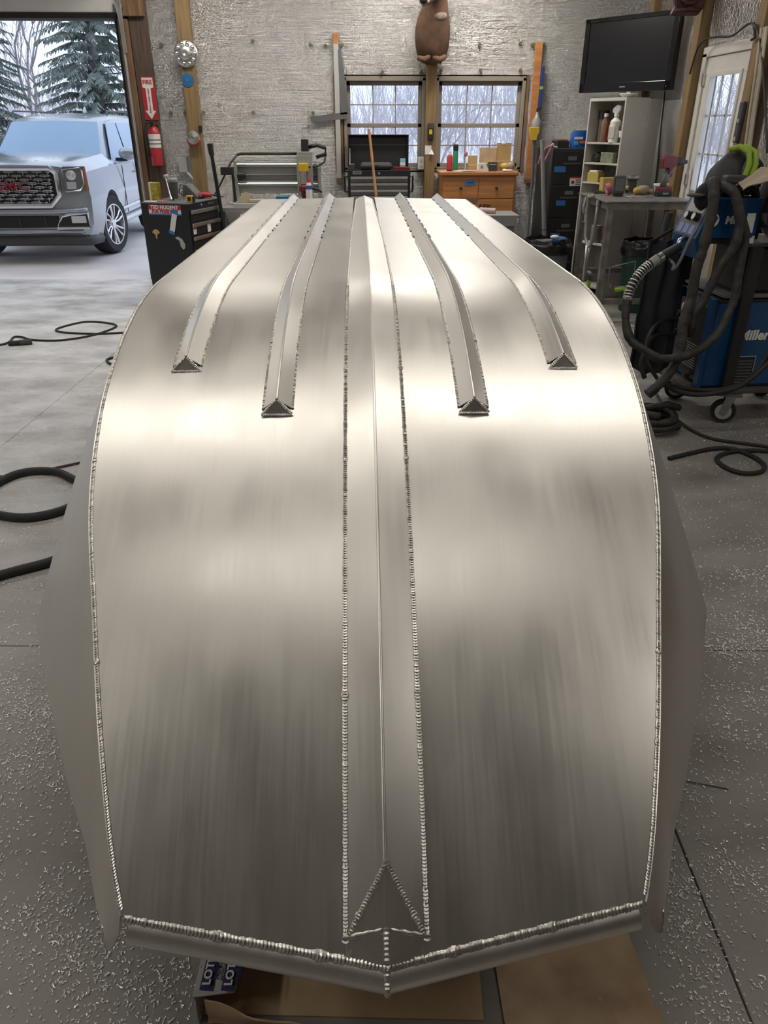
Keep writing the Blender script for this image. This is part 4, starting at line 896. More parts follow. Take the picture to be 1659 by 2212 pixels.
MB().box((0, .0, .175), (.70, .015, .35), m=m_).box((-.345, -.05, .175), (.012, .10, .35), m=m_).box((.345, -.05, .175), (.012, .10, .35), m=m_).box((0, -.05, .345), (.70, .10, .012), m=m_).build('lid', BLACK, t, bevel=.004); MB().box((0, -.010, .25), (.68, .004, .008), m=m_).build('lid_crease', GREYD, t)
MB().ring([(-.33, -.12, .335), (-.33, .14, .55)], .006, 6).build('lid_stay', SATIN, t)
t = thing('grey_tool_case', 'grey rounded tool case lying in the open top chest', 'case', (.19, 9.40, 1.267)); lbox('case_body', DARK, t, (-.18, -.10, 0), (.18, .10, .075), .03); lbox('latch', BLACKP, t, (-.03, -.105, .025), (.03, -.099, .05))
t = thing('red_tray', 'red tray at the right end of the open top chest', 'tray', (.49, 9.34, 1.267)); lbox('tray', RED, t, (-.10, -.07, 0), (.08, .05, .025), .004); lbox('rim', REDD, t, (-.105, -.075, .022), (.085, .055, .03), .004)
t = thing('spray_can', 'small white and blue pack standing in the open top chest', 'pack', (.50, 9.49, 1.267)); lbox('pack', mat('pale_blue', (.30, .45, .62), .5), t, (-.03, -.02, 0), (.03, .02, .11)); lbox('band', PAPER, t, (-.031, -.021, .04), (.031, .021, .07), 0)
t = thing('small_dark_box', 'small dark box at the left end of the open top chest', 'box', (-.09, 9.33, 1.267)); lbox('box_body', DARK, t, (-.03, -.04, 0), (.03, .04, .06)); lbox('lid', GREYD, t, (-.032, -.042, .05), (.032, .042, .062))
a = at(797, 279, Y=9.10); b = at(836, 640, z=0.0); t = thing('broom', 'wooden broom handle leaning in front of the black chest under the window', 'broom', (b.x, b.y, 0)); d = a-b
MB().ring([d*.04, d], [.017, .015], 10).build('handle', mat('broom_wood', (.40, .20, .08), .5, var=.2), t, smooth=40); MB().b2((-.18, -.03, .0), (.18, .03, .10)).build('bristle_head', DARK, t, bevel=.01)
# dresser
t = thing('dresser', 'orange pine chest of drawers under the right window', 'dresser', (1.365, 9.46, 0))
lbox('carcass', PINE, t, (-.43, -.20, 0), (.43, .22, 1.21), .004); lbox('dresser_top', PINE, t, (-.455, -.235, 1.21), (.455, .23, 1.25), .008)
for i in range(5):
    z1 = 1.19-.235*i
    if i == 0: spans = [(-.41, -.002), (.002, .41)]
    else: spans = [(-.41, .41)]
    for x0, x1 in spans:
        d = lbox('drawer', PINE, t, (x0, -.216, z1-.222), (x1, -.2, z1), .005)
        for x in ([(x0+x1)/2] if i == 0 else [-.2, .2]): MB().sph((x, -.228, z1-.11), .017, 10, 7).build('knob', BLACKP, d, smooth='all')
m_ = Matrix.Translation(V((-.10, -.2185, 1.135))) @ Matrix.Rotation(R(-6), 4, 'Y')
MB().box((0, 0, 0), (.115, .003, .05), m=m_).build('tape_label', BLUET, t); lbox('pen_line', BLACKP, t, (-.13, -.2212, 1.132), (-.06, -.2200, 1.138), 0)
text('RBY', .075, BLACKP, t, (.07, -.2175, .875), shear=.25, bold=.001, name='decal'); MB().sph((-.06, -.213, .94), (.10, .004, .06), 12, 6).build('brown_smudge', mat('brown_smudge', (.20, .10, .06), .8), t)
DT = 1.2505
def dr_(name, label, cat, px, y, rz=0):
    q = at(px, 366, Y=y); return thing(name, label, cat, (q.x, y, DT), R(rz))
t = dr_('spray_can', 'red spray can with white nozzle on the left of the pine dresser', 'spray can', 971, 9.38); MB().lathe([(0, 0), (.033, 0), (.033, .15), (.02, .17), (0, .17)], 16).build('can', RED, t, smooth=40); MB().lathe([(.016, .17), (.014, .205), (0, .21)], 12).build('nozzle', PAPER, t); MB().lathe([(.0335, 0), (.0335, .015)], 16).build('base_band', BLACKP, t)
t = dr_('green_bottle', 'tall green bottle with black cap behind the red spray can', 'bottle', 983, 9.50); MB().lathe([(0, 0), (.03, 0), (.03, .20), (.024, .215), (0, .215)], 16).build('bottle', mat('green_bottle', (.03, .22, .10), .4), t, smooth=40); MB().lathe([(.031, .21), (.031, .265), (.02, .275), (0, .275)], 14).build('cap', BLACKP, t, smooth=40)
t = dr_('paper_sheets', 'loose white sheets on the dresser top beside the red can', 'paper', 1003, 9.33, 8); lbox('sheet', PAPER, t, (-.12, -.06, 0), (.10, .06, .006), 0); lbox('sheet', WHITEP, t, (-.04, -.075, .006), (.14, .02, .012), 0)
t = dr_('small_carton', 'small tan carton with raised flap on the middle of the dresser', 'box', 1021, 9.48); lbox('carton', CARDY, t, (-.055, -.05, 0), (.055, .05, .06)); MB().box((0, .05, .10), (.11, .005, .11), (R(-5), 0, 0)).build('flap', CARDY, t)
t = dr_('white_stick', 'thin white stick topped with a small red-and-white knob at the window', 'stick', 1005, 9.58); MB().cyl((0, 0, 0), (0, 0, .16), .006).build('stick', PAPER, t); MB().sph((0, 0, .17), (.022, .012, .03), 10, 7).build('knob', mat('pinkish_red', (.45, .16, .2), .5), t, smooth='all')
t = dr_('open_carton', 'open brown carton with its lid raised at the back of the dresser', 'box', 1054, 9.50); lbox('carton', CARD, t, (-.09, -.06, 0), (.10, .06, .075)); MB().box((0, .065, .155), (.20, .005, .165), (R(-4), 0, 0)).build('flap', CARD, t)
t = dr_('product_box', 'white and black product box in front of the open brown carton', 'box', 1050, 9.34, 4); MB().prism([(-.10, 0), (.02, 0), (.02, .02), (-.02, .085), (-.10, .085)], .08, Matrix.Translation(V((0, .04, 0))) @ MX_).build('white_end', PAPER, t, bevel=.002); lbox('dark_side', DARK, t, (.021, -.035, 0), (.12, .04, .095)); lbox('pale_print', LGREY, t, (.03, -.0362, .066), (.11, -.035, .076), 0); lbox('printed_mark', GREY, t, (-.075, -.0415, .03), (-.045, -.04, .06), 0)
t = dr_('tan_box', 'tall tan box with a torn edge at the right of the dresser', 'box', 1087, 9.52, -2); lbox('carton', CARDY, t, (-.085, -.05, 0), (.085, .05, .10)); MB().box((0, .052, .19), (.17, .005, .19)).build('flap', CARDY, t); lbox('torn_edge', PAPER, t, (-.03, .046, .27), (.02, .0485, .282), 0)
t = dr_('plastic_bag', 'yellowish crumpled plastic bag at the right edge of the dresser', 'bag', 1093, 9.36); MB().sph((0, 0, .045), (.08, .05, .045), 12, 8).build('bag', mat('yellow_bag', (.40, .27, .06), .4), t, smooth='all'); MB().sph((.05, -.02, .05), (.05, .03, .045), 10, 7).build('bag_neck', mat('beige_bag', (.34, .25, .15), .5), t, smooth='all')
t = dr_('rag', 'small crumpled white rag at the front edge of the dresser', 'rag', 1098, 9.27); MB().sph((0, 0, .010), (.06, .025, .012), 12, 6).build('cloth', PAPER, t, smooth='all'); MB().sph((-.04, .01, .012), (.03, .02, .014), 10, 6).build('fold', PAPER, t, smooth='all')
# boxes on the middle post
t = thing('door_remote', 'black and yellow controller on the post between the windows', 'controller', (.825, BY-.132, 1.655)); lbox('case', BLACKP, t, (-.035, -.03, -.085), (.035, 0, .085), .006); lbox('yellow_face', YELLOW, t, (-.018, -.033, -.03), (.018, -.03, .02), .002); lbox('upper_face', DARK, t, (-.03, -.033, .03), (.03, -.03, .075), .002)
t = thing('note', 'white paper note pinned to the post below the controller', 'note', (.80, BY-.131, 1.46)); lbox('sheet', PAPER, t, (-.035, -.004, -.045), (.04, 0, .05), 0); MB().quad(V((.01, -.02, -.04)), V((.07, -.04, -.045)), V((.045, -.005, .01))).build('curled_corner', PAPER, t, solid=.001)
t = thing('outlet_box', 'white double outlet box beside the middle post', 'outlet', (.725, BY-.06, 1.32)); lbox('box', WHITE, t, (-.037, -.02, -.068), (.037, .035, .068), .004)
for z in (-.03, .03): lbox('socket', LGREY, t, (-.014, -.023, z-.018), (.014, -.02, z+.018), .002)
# right of the windows: board, level, things hung there
t = thing('hung_board', 'long orange wooden board hung upright right of the windows', 'board', (2.03, BY-.06, 1.10)); lbox('board', PINE, t, (-.05, -.02, 0), (.03, .015, 1.44), .003); lbox('lower_end', WOOD, t, (-.05, -.021, -.0), (.03, .016, .05))
t = thing('blue_level', 'blue spirit level hanging beside the orange board', 'level', (2.075, BY-.085, 1.88)); lbox('beam', mat('level_blue', (.02, .05, .20), .4), t, (-.012, -.025, 0), (.022, .025, .42), .003); lbox('vial', LIME, t, (-.013, -.026, .2), (.023, .026, .23), .002); lbox('end_cap', BLACKP, t, (-.014, -.027, -.0), (.024, .027, .02))
t = thing('clear_bag', 'bundle of clear plastic hanging below the blue level', 'bag', (2.055, BY-.10, 1.58)); MB().lathe([(.01, .28), (.03, .22), (.055, .18), (.06, .04), (.03, 0), (0, 0)], 12).build('bundle', mat('greyish_plastic', (.26, .26, .27), .25), t, smooth='all'); MB().cyl((0, 0, .27), (0, 0, .31), .012).build('bag_knot', BLACKP, t)
t = thing('file_cabinet', 'black filing cabinet in the back corner with blue tape labels', 'cabinet', (2.36, 9.40, 0), R(6))
lbox('cabinet_body', mat('file_cabinet_dark', (.024, .026, .030), .45), t, (-.23, -.26, .02), (.23, .27, 1.49), .005)
for i in range(4):
    z1 = 1.46-.355*i; d = lbox('drawer', BLACK, t, (-.215, -.272, z1-.335), (.215, -.26, z1), .004); lbox('pull', DARK, d, (-.10, -.284, z1-.135), (.10, -.272, z1-.115), .004); lbox('label_holder', GREYD, d, (-.05, -.275, z1-.09), (.05, -.272, z1-.05), .001)
lbox('tape_label', BLUET, t, (-.20, -.2755, 1.25), (-.07, -.272, 1.31), 0); lbox('tape_label', BLUET, t, (-.14, -.2755, .90), (-.03, -.272, .955), 0); lbox('tape_label', BLUET, t, (-.17, -.2755, .56), (-.06, -.272, .60), 0); MB().cyl((.185, -.28, 1.435), (.185, -.272, 1.435), .014).build('lock', CHROME, t)
lbox('warning_label', PAPER, t, (-.005, -.2755, 1.105), (.15, -.272, 1.20), 0); lbox('red_stripe', RED, t, (-.005, -.2765, 1.185), (.15, -.273, 1.20), 0); MB().cyl((.03, -.277, 1.145), (.03, -.273, 1.145), .018).build('label_symbol', REDD, t)
for i in range(3): lbox('print_line', GREYD, t, (.065, -.277, 1.163-.022*i), (.13, -.2755, 1.172-.022*i), 0)
t = thing('wipes_bag', 'bright blue pouch of wipes standing on the filing cabinet', 'bag', (2.50, 9.36, 1.492), R(4)); MB().ring([(0, 0, 0), (0, 0, .05), (0, 0, .13), (0, 0, .175)], [.105, .105, .10, .085], 16, flat=.38, up=(0, 1, 0)).build('pouch', mat('pouch_blue', (.015, .10, .42), .35), t, smooth=50); lbox('white_print', PAPER, t, (-.07, -.0425, .085), (.03, -.0405, .11), 0); lbox('orange_print', mat('orange_print', (.60, .16, .05), .5), t, (-.005, -.0425, .045), (.06, -.0405, .07), 0); lbox('blue_print', mat('light_blue', (.10, .35, .60), .5), t, (-.07, -.0425, .03), (-.02, -.0405, .07), 0)
t = thing('dark_box', 'low dark box on the filing cabinet left of the blue pouch', 'box', (2.30, 9.40, 1.492), R(6)); lbox('box_body', BLACKP, t, (-.07, -.1, 0), (.07, .1, .07), .004); lbox('pink_top', mat('faded_red', (.25, .08, .09), .6), t, (-.06, -.08, .0705), (.06, .08, .085), .003)
q = at(1154, 288, Y=9.2); t = thing('yellow_brush', 'yellow brush head sticking up beside the filing cabinet', 'brush', (q.x, 9.2, q.z-.06)); MB().prism([(-.06, .12), (.05, .12), (.055, .07), (.04, .05), (.03, -.01), (-.03, -.01), (-.05, .06)], .05, Matrix.Translation(V((0, .025, 0))) @ MX_).build('brush_head', YELLOW, t, bevel=.006); MB().ring([(0, 0, 0), (.02, .0, -.4), (.03, .02, -1.62)], .013, 8).build('handle', GREYD, t)
q = at(1150, 318, Y=9.12); t = thing('pink_strap', 'pink strap loop hanging at the left of the filing cabinet', 'strap', (2.07, 9.10, 1.32)); MB().ring([(.07, 0, .20), (.0, 0, .18), (-.05, 0, .10), (-.07, 0, .02), (-.045, 0, -.02), (-.01, 0, .03), (.03, 0, .12), (.07, 0, .22)], .009, 6).build('loop', mat('pink_strap', (.45, .16, .20), .7), t, smooth='all'); MB().ring([(.07, 0, .22), (.09, .01, .19), (.13, .03, .182)], .010, 6).build('hook', PAPER, t)
a = at(1171, 302, Y=9.0); b = at(1178, 620, z=.0); t = thing('vacuum_wand', 'long grey vacuum wand standing in front of the filing cabinet', 'wand', (b.x, min(b.y, 9.05), 0)); d = a-V((b.x, min(b.y, 9.05), 0))
MB().ring([d*.36, d], [.026, .022], 12).build('tube', GREY, t, smooth=40); MB().ring([d*.0, d*.36], [.036, .030], 12).build('black_end', BLACKP, t, smooth=40); MB().ring([d*.41, d*.42], .029, 12).build('joint', GREYD, t)
t = thing('tool_cart', 'low grey metal cart between the boat and the filing cabinet', 'cart', (1.45, 8.76, 0)); lbox('cart_body', GREYD, t, (-.32, -.22, .06), (.26, .22, .74), .004); lbox('cart_top', GREY, t, (-.33, -.235, .745), (.27, .23, .86), .006)
for i in range(2): d = lbox('drawer', GREYD, t, (-.28, -.232, .40-.2*i), (.20, -.22, .58-.2*i)); lbox('pull', GREY, d, (-.27, -.245, .56-.2*i), (.19, -.232, .575-.2*i))
lbox('corner_post', GREY, t, (.22, -.236, .06), (.262, -.22, .745))
for z in (.81, .835): MB().sph((.255, -.236, z-.02), .007, 8, 6).build('rivet', SATIN, t)
for x in (-.25, .2): MB().cyl((x-.02, 0, .03), (x+.02, 0, .03), .03).build('caster', RUBBER, t)
q = at(1072, 458, z=.87); t = thing('pink_roll', 'pale pink roll of rag lying on the grey cart', 'roll', (1.40, 8.72, .861), R(-25)); MB().cyl((-.09, 0, .03), (.09, 0, .025), .028).build('roll', mat('pale_pink', (.50, .36, .36), .7), t, smooth=40); MB().cyl((-.093, 0, .03), (-.088, 0, .03), .012).build('roll_core', PAPER, t)
# deer mount
FUR = mat('brown_deer_hide', (.115, .062, .036), .85, var=.35, vs=9, bump=.35, bs=120, bstretch=(3, 3, .7)); FURW = mat('white_throat_fur', (.42, .37, .32), .9, var=.2, vs=20); NOSE = mat('wet_black_nose', (.012, .011, .010), .25)
dx = .815; t = thing('deer_mount', 'brown deer shoulder mount on the post above the windows', 'mounted deer', (dx, BY-.13, 2.30))
N_ = [(-.0, .00, .02, .05), (-.005, -.07, .06, .13), (-.01, -.10, .16, .165), (-.01, -.13, .30, .175), (.0, -.17, .42, .160), (.015, -.21, .52, .125), (.025, -.25, .62, .105), (.05, -.26, .68, .09), (.06, -.27, .73, .075)]
mb = MB(); K = 18
for x, y, z, r_ in N_:
    for k in range(K):
        a = 2*math.pi*k/K; rr = r_*(1+.05*math.sin(3*a+z*9)); mb.v.append(V((x+1.14*rr*math.cos(a), y*.75+min(.0, rr*.62*math.sin(a)) if math.sin(a) < 0 else y*.75*(1-math.sin(a)) , z+.02*math.sin(2*a))))
mb.f = [[i*K+k, i*K+(k+1) % K, (i+1)*K+(k+1) % K, (i+1)*K+k] for i in range(len(N_)-1) for k in range(K)] + [list(range(K)), list(range((len(N_)-1)*K, len(N_)*K))]
mb.build('neck_and_chest', FUR, t, smooth='all', subd=1)
MB().sph((.055, -.195, .45), (.085, .04, .055), 14, 9).build('throat_patch', mat('grey_throat_fur', (.21, .17, .14), .9, var=.25, vs=25), t, smooth='all')
MB().ring([(.06, -.20, .74), (.03, -.29, .71), (-.04, -.39, .63), (-.11, -.48, .555), (-.13, -.51, .538)], [.078, .088, .072, .050, .042], 16, flat=1.15).build('deer_head', FUR, t, smooth='all', subd=1)
MB().ring([(-.108, -.465, .568), (-.130, -.515, .532)], [.053, .044], 14).build('white_muzzle', FURW, t, smooth='all'); MB().sph((-.142, -.535, .545), (.040, .030, .034), 14, 9).build('nose', NOSE, t, smooth='all'); MB().ring([(-.16, -.525, .502), (-.135, -.54, .496), (-.10, -.52, .506)], .004, 6).build('mouth', NOSE, t, smooth='all')
for s in (-1, 1):
    MB().sph((.0+s*.066, -.36, .70), .016, 10, 7).build('eye', NOSE, t, smooth='all'); MB().sph((.05+s*.15, -.20, .79), (.085, .02, .04), 12, 7).build('ear', FUR, t, smooth='all')
    MB().ring([(.05+s*.04, -.24, .78), (.05+s*.13, -.20, .90), (.05+s*.22, -.24, .98), (.05+s*.24, -.34, 1.04)], [.018, .016, .012, .005], 8).build('antler', mat('antler', (.34, .24, .14), .6), t, smooth='all')
    for k in (0, 1): MB().ring([(.05+s*(.13+.07*k), -.21-.02*k, .90+.06*k), (.05+s*(.15+.07*k), -.24-.02*k, 1.05+.02*k)], [.010, .003], 6).build('tine', mat('antler_tine', (.34, .24, .14), .6), t, smooth='all')
for i, x in enumerate((-.09, .08)): MB().ring([(x-.07, -.12, .075), (x, -.165, .05), (x+.06, -.12, .09)], [.025, .035, .022], 8).build('hide_fold', FUR, t, smooth='all')
# ---------------------------------------------------------------- right side: corner, table, welder
t = thing('television', 'large black flat television mounted high in the back right corner', 'television', (2.80, 8.93, 2.035), R(-53))
lbox('cabinet', BLACKP, t, (-.56, -.02, 0), (.56, .06, .68), .012); SCR = mat('dark_screen', (.008, .008, .010), .22, spec=.5, rvar=.0); GLB = mat('gloss_bezel', (.010, .010, .011), .12)
for a, b in (((-.56, -.032, 0), (.56, -.02, .085)), ((-.56, -.032, .64), (.56, -.02, .68)), ((-.56, -.032, 0), (-.50, -.02, .68)), ((.50, -.032, 0), (.56, -.02, .68))): lbox('bezel', GLB, t, a, b, .003)
lbox('screen', SCR, t, (-.50, -.0235, .085), (.50, -.02, .64), 0); lbox('maker_mark', SATIN, t, (-.035, -.0335, .04), (.035, -.032, .047), 0); MB().sph((.52, -.033, .035), .005, 8, 5).build('power_light', SATIN, t); lbox('wall_arm', BLACKP, t, (-.08, .06, .25), (.08, .25, .42))
t = thing('television_cable', 'thin black power cable hanging down behind the white bookcase', 'cable', (3.21, 8.75, 0)); MB().ring([(0, .10, 2.2), (.01, .06, 1.7), (.015, -.02, 1.2), (.01, .02, .5)], .008, 6).build('cable', BLACKP, t, smooth='all')
BCX, BCY, BRZ = 2.68, 8.40, R(-60)
cx, cy = BCX - .25*math.cos(BRZ) - .16*math.sin(-BRZ)*-1, BCY - .25*math.sin(BRZ)
bc = thing('bookcase', 'narrow white bookcase full of bottles in the corner beneath the television', 'bookcase', (0, 0, 0), BRZ)
ctr = V((BCX, BCY, 0)) + Matrix.Rotation(BRZ, 3, 'Z') @ V((-.25, .17, 0)); bc.location = ctr
BW = mat('bookcase_white', (.50, .48, .44), .5, var=.05)
lbox('side_board', BW, bc, (-.25, -.17, 0), (-.232, .17, 1.97), .002); lbox('side_board', BW, bc, (.232, -.17, 0), (.25, .17, 1.97), .002); lbox('back_board', BW, bc, (-.232, .15, 0), (.232, .165, 1.97), 0); lbox('top_board', BW, bc, (-.232, -.17, 1.94), (.232, .15, 1.97), .002)
SH = [1.56, 1.365, 1.175, .98, .56, .10]
for z in SH: lbox('shelf', BW, bc, (-.232, -.165, z-.018), (.232, .15, z), .002)
def bcp(x, y, z): return ctr + Matrix.Rotation(BRZ, 3, 'Z') @ V((x, y, z))
def shelf_thing(name, label, cat, x, y, k, group=None): q = bcp(x, y, SH[k]+.0005); return thing(name, label, cat, q, BRZ, group)
def bottle(t, r_, h, m, capm, neck=.4, lab=None):
    MB().lathe([(0, 0), (r_, 0), (r_, h*.72), (r_*neck, h*.86), (r_*neck, h*.9), (0, h*.9)], 16).build('bottle', m, t, smooth=40); MB().lathe([(r_*neck*1.3, h*.88), (r_*neck*1.3, h), (0, h)], 12).build('cap', capm, t, smooth=40)
    if lab: MB().lathe([(r_*1.02, h*.15), (r_*1.02, h*.6)], 16).build('paper_label', lab, t)
AMBER = mat('amber_fluid', (.17, .085, .05), .25)
t = shelf_thing('dark_jar', 'wide dark jar with black lid at the left of the top shelf', 'jar', -.17, -.02, 0); MB().lathe([(0, 0), (.05, 0), (.05, .22), (0, .22)], 16).build('jar', mat('dusky_jar', (.11, .105, .11), .3), t, smooth=40); MB().lathe([(.055, .22), (.055, .30), (0, .30)], 16).build('lid', BLACKP, t, smooth=40)
t = shelf_thing('amber_bottle', 'bottle of amber fluid on the top shelf beside the dark jar', 'bottle', -.06, -.10, 0); bottle(t, .042, .27, AMBER, PAPER)
t = shelf_thing('amber_bottle', 'shorter amber bottle just left of the white spray bottle', 'bottle', .02, -.01, 0); bottle(t, .036, .20, AMBER, WHITEP)
t = shelf_thing('spray_bottle', 'white trigger spray bottle with orange label on the top shelf', 'spray bottle', .10, -.12, 0); bottle(t, .055, .27, WHITEP, PAPER, .35); MB().prism([(-.05, .28), (-.05, .31), (.0, .345), (.055, .335), (.05, .30), (.02, .26), (-.015, .26)], .03, Matrix.Translation(V((0, .015, 0))) @ MX_).build('trigger_head', LGREY, t, bevel=.004); lbox('orange_label', mat('orange_label', (.62, .13, .05), .5), t, (-.058, -.035, .02), (-.045, .035, .16), .003); lbox('grey_label', LGREY, t, (-.03, -.058, .04), (.045, -.050, .15), .002)
t = shelf_thing('black_can', 'black and white can at the right end of the top shelf', 'can', .19, -.10, 0); MB().lathe([(0, 0), (.036, 0), (.036, .15), (.025, .165), (0, .165)], 16).build('can', BLACKP, t, smooth=40); MB().lathe([(.037, .05), (.037, .11)], 16).build('paper_label', PAPER, t)
t = shelf_thing('yellow_carton', 'yellow carton behind the black can on the top shelf', 'box', .17, .06, 0); lbox('carton', YELLOW, t, (-.06, -.03, 0), (.055, .04, .25)); lbox('lid', mat('ochre', (.42, .28, .02), .5), t, (-.061, -.031, .23), (.056, .041, .252))
t = shelf_thing('black_lump', 'black crumpled pouch on the second shelf', 'pouch', -.14, -.05, 1); MB().sph((0, 0, .05), (.07, .07, .05), 12, 8).build('pouch', BLACKP, t, smooth='all'); MB().ring([(-.05, -.05, .06), (0, -.07, .09), (.05, -.05, .06)], .008, 6).build('strap', DARK, t)
t = shelf_thing('grey_green_box', 'grey-green patterned box on the second shelf', 'box', .06, -.10, 1); lbox('box_body', mat('camo_green', (.20, .22, .14), .7, var=.4, vs=25), t, (-.085, -.05, 0), (.085, .05, .095)); lbox('lid', mat('camo_lid', (.24, .25, .18), .7), t, (-.087, -.052, .085), (.087, .052, .1))
t = shelf_thing('grey_cup', 'small grey cup at the right of the second shelf', 'cup', .19, -.08, 1); MB().lathe([(0, 0), (.025, 0), (.032, .10), (.028, .10), (.022, .01), (0, .01)], 14).build('cup', LGREY, t, smooth=40); MB().ring([(.03, 0, .08), (.05, 0, .06), (.028, 0, .03)], .005, 6).build('handle', LGREY, t)
t = shelf_thing('yellow_box', 'yellow box with a white lid on the third shelf', 'box', -.10, -.10, 2); lbox('box_body', mat('dull_yellow', (.42, .33, .08), .6), t, (-.085, -.05, 0), (.075, .05, .095)); lbox('lid', PAPER, t, (-.06, -.05, .0955), (.05, .04, .115))
t = shelf_thing('red_pliers', 'red and black gripped pliers on the third shelf', 'pliers', .06, -.13, 2)
for s in (-1, 1): MB().ring([(-.07, s*.02, .022), (0, s*.008, .022), (.09, s*.022, .02)], [.014, .012, .014], 8).build('grip', RED, t, smooth='all')
MB().ring([(-.07, 0, .03), (-.12, 0, .028)], [.012, .006], 6).build('jaw', BLACKP, t)
t = shelf_thing('black_bin', 'black plastic bin at the right of the third shelf', 'bin', .16, -.03, 2); lbox('bin', BLACKP, t, (-.06, -.07, 0), (.06, .07, .13), .006); lbox('rim', DARK, t, (-.065, -.075, .12), (.065, .075, .132), .003)
t = shelf_thing('glass_jar', 'dusty jar on the low shelf seen beneath the table top', 'jar', .0, -.10, 4); MB().lathe([(0, 0), (.06, 0), (.06, .15), (0, .15)], 14).build('jar', mat('dusty_jar', (.2, .19, .18), .4), t, smooth=40); MB().lathe([(.058, .15), (.058, .18), (0, .18)], 14).build('lid', GREY, t)
t = shelf_thing('red_can', 'red can on the low shelf seen beneath the table top', 'can', .16, -.10, 4); MB().lathe([(0, 0), (.05, 0), (.05, .2), (0, .2)], 14).build('can', REDD, t, smooth=40); MB().lathe([(.051, .19), (.051, .205), (0, .205)], 14).build('rim', SATIN, t)
t = thing('white_panel', 'tall narrow white panel between the bookcase and the right wall', 'cabinet', bcp(.20, .30, 0), R(-50)); lbox('panel', mat('panel_white', (.46, .445, .41), .6), t, (-.02, -.105, 0), (.02, .13, 1.96), .003); lbox('edge_strip', WHITE, t, (-.021, -.118, 0), (.021, -.106, 1.96), .001)  # a single standing slab with an edge strip, no cabinet body
t = thing('white_dish', 'small white dish on top of the bookcase under the television', 'dish', bcp(.15, -.05, 1.9705), 0); MB().lathe([(0, 0), (.05, 0), (.09, .03), (.085, .035), (.045, .008), (0, .008)], 18).build('dish', WHITEP, t, smooth=40); MB().cyl((0, 0, .008), (0, 0, .05), .015).build('knob', WHITEP, t)
t = thing('carved_plaque', 'dark red-brown carved plaque at the top of the wall above the television', 'carving', (2.99, 7.98, 2.605)); MR = mat('oxblood_wood', (.075, .026, .022), .45, var=.3)
MB().prism([(-.16, 0), (.10, -.0), (.145, .06), (.15, .2), (.12, .34), (-.12, .34), (-.16, .2), (-.13, .07)], .06, Matrix.Translation(V((0, .03, 0))) @ MX_).build('plaque', MR, t, bevel=.02); MB().ring([(-.10, -.04, .14), (-.04, -.055, .09), (.03, -.055, .095), (.09, -.04, .15)], .018, 8).build('carved_lip', MR, t, smooth='all'); MB().ring([(-.13, -.04, .03), (0, -.05, .05), (.11, -.04, .04)], .016, 8).build('carved_ridge', MR, t, smooth='all')
# table
TZ = 1.10; tb = thing('welding_table', 'rusty bare steel table on square legs in front of the side door', 'table', (0, 0, 0)); X0, X1, Y0, Y1 = 2.30, 3.08, 7.33, 8.30
lbox('table_top', STEEL, tb, (X0-.03, Y0-.02, TZ-.012), (X1+.02, Y1, TZ), .002)
lbox('apron', STEEL, tb, (X0, Y0, TZ-.075), (X1, Y0+.035, TZ-.013), .002); lbox('apron', STEEL, tb, (X0, Y0+.035, TZ-.075), (X0+.035, Y1, TZ-.013), .002)
for x in (X0, X1-.055):
    for y in (Y0, Y1-.06): lbox('leg', STEEL, tb, (x, y, 0), (x+.055, y+.055, TZ-.0755), .003)
lbox('low_rail', STEEL, tb, (X0+.056, Y0+.005, .16), (X1-.056, Y0+.05, .21), .002); lbox('low_rail', STEEL, tb, (X0+.005, Y0+.056, .16), (X0+.05, Y1-.061, .21), .002); lbox('low_rail', STEEL, tb, (X0+.056, Y1-.055, .30), (X1-.056, Y1-.01, .35), .002)
def tt(name, label, cat, px, py, rz=0, group=None): q = at(px, py, z=TZ); return thing(name, label, cat, (q.x, min(max(q.y, Y0+.06), Y1-.08), TZ+.0005), R(rz), group)
t = tt('cordless_drill', 'red cordless drill standing on its battery on the steel table', 'drill', 1432, 424, 6)
lbox('battery', REDD, t, (-.075, -.04, .045), (.065, .04, .085), .008); lbox('battery_base', BLACKP, t, (-.08, -.045, 0), (.07, .045, .05), .01); lbox('battery_print', GREY, t, (-.03, -.0465, .02), (.03, -.045, .035), 0)
MB().ring([(-.02, 0, .085), (.0, 0, .17), (.03, 0, .25)], [.026, .024, .030], 12, flat=1.3).build('grip', GREYD, t, smooth='all'); MB().prism([(-.07, .25), (-.075, .34), (-.03, .365), (.06, .36), (.085, .335), (.085, .28), (.04, .25), (.02, .20), (-.0, .20), (.0, .25)], .075, Matrix.Translation(V((0, .0375, 0))) @ MX_).build('motor_housing', REDD, t, bevel=.012)
MB().cyl((.085, 0, .31), (.125, 0, .31), .038, .036).build('clutch_ring', BLACKP, t, smooth=40); MB().cyl((.125, 0, .31), (.19, 0, .305), .030, .016).build('chuck', DARK, t, smooth=40); MB().cyl((.19, 0, .305), (.198, 0, .305), .016).build('chuck_nose', CHROME, t); MB().ring([(.035, 0, .22), (.05, 0, .20), (.04, 0, .175)], .011, 6).build('trigger', BLACKP, t)
t = tt('spare_battery', 'grey tool battery standing on end at the table front', 'battery', 1334, 424, -8); lbox('battery', DARK, t, (-.055, -.035, .02), (.055, .035, .185), .012); lbox('terminal_end', BLACKP, t, (-.045, -.03, 0), (.045, .03, .022), .006); lbox('face_panel', GREYD, t, (-.04, -.0375, .05), (.04, -.035, .165), .003)
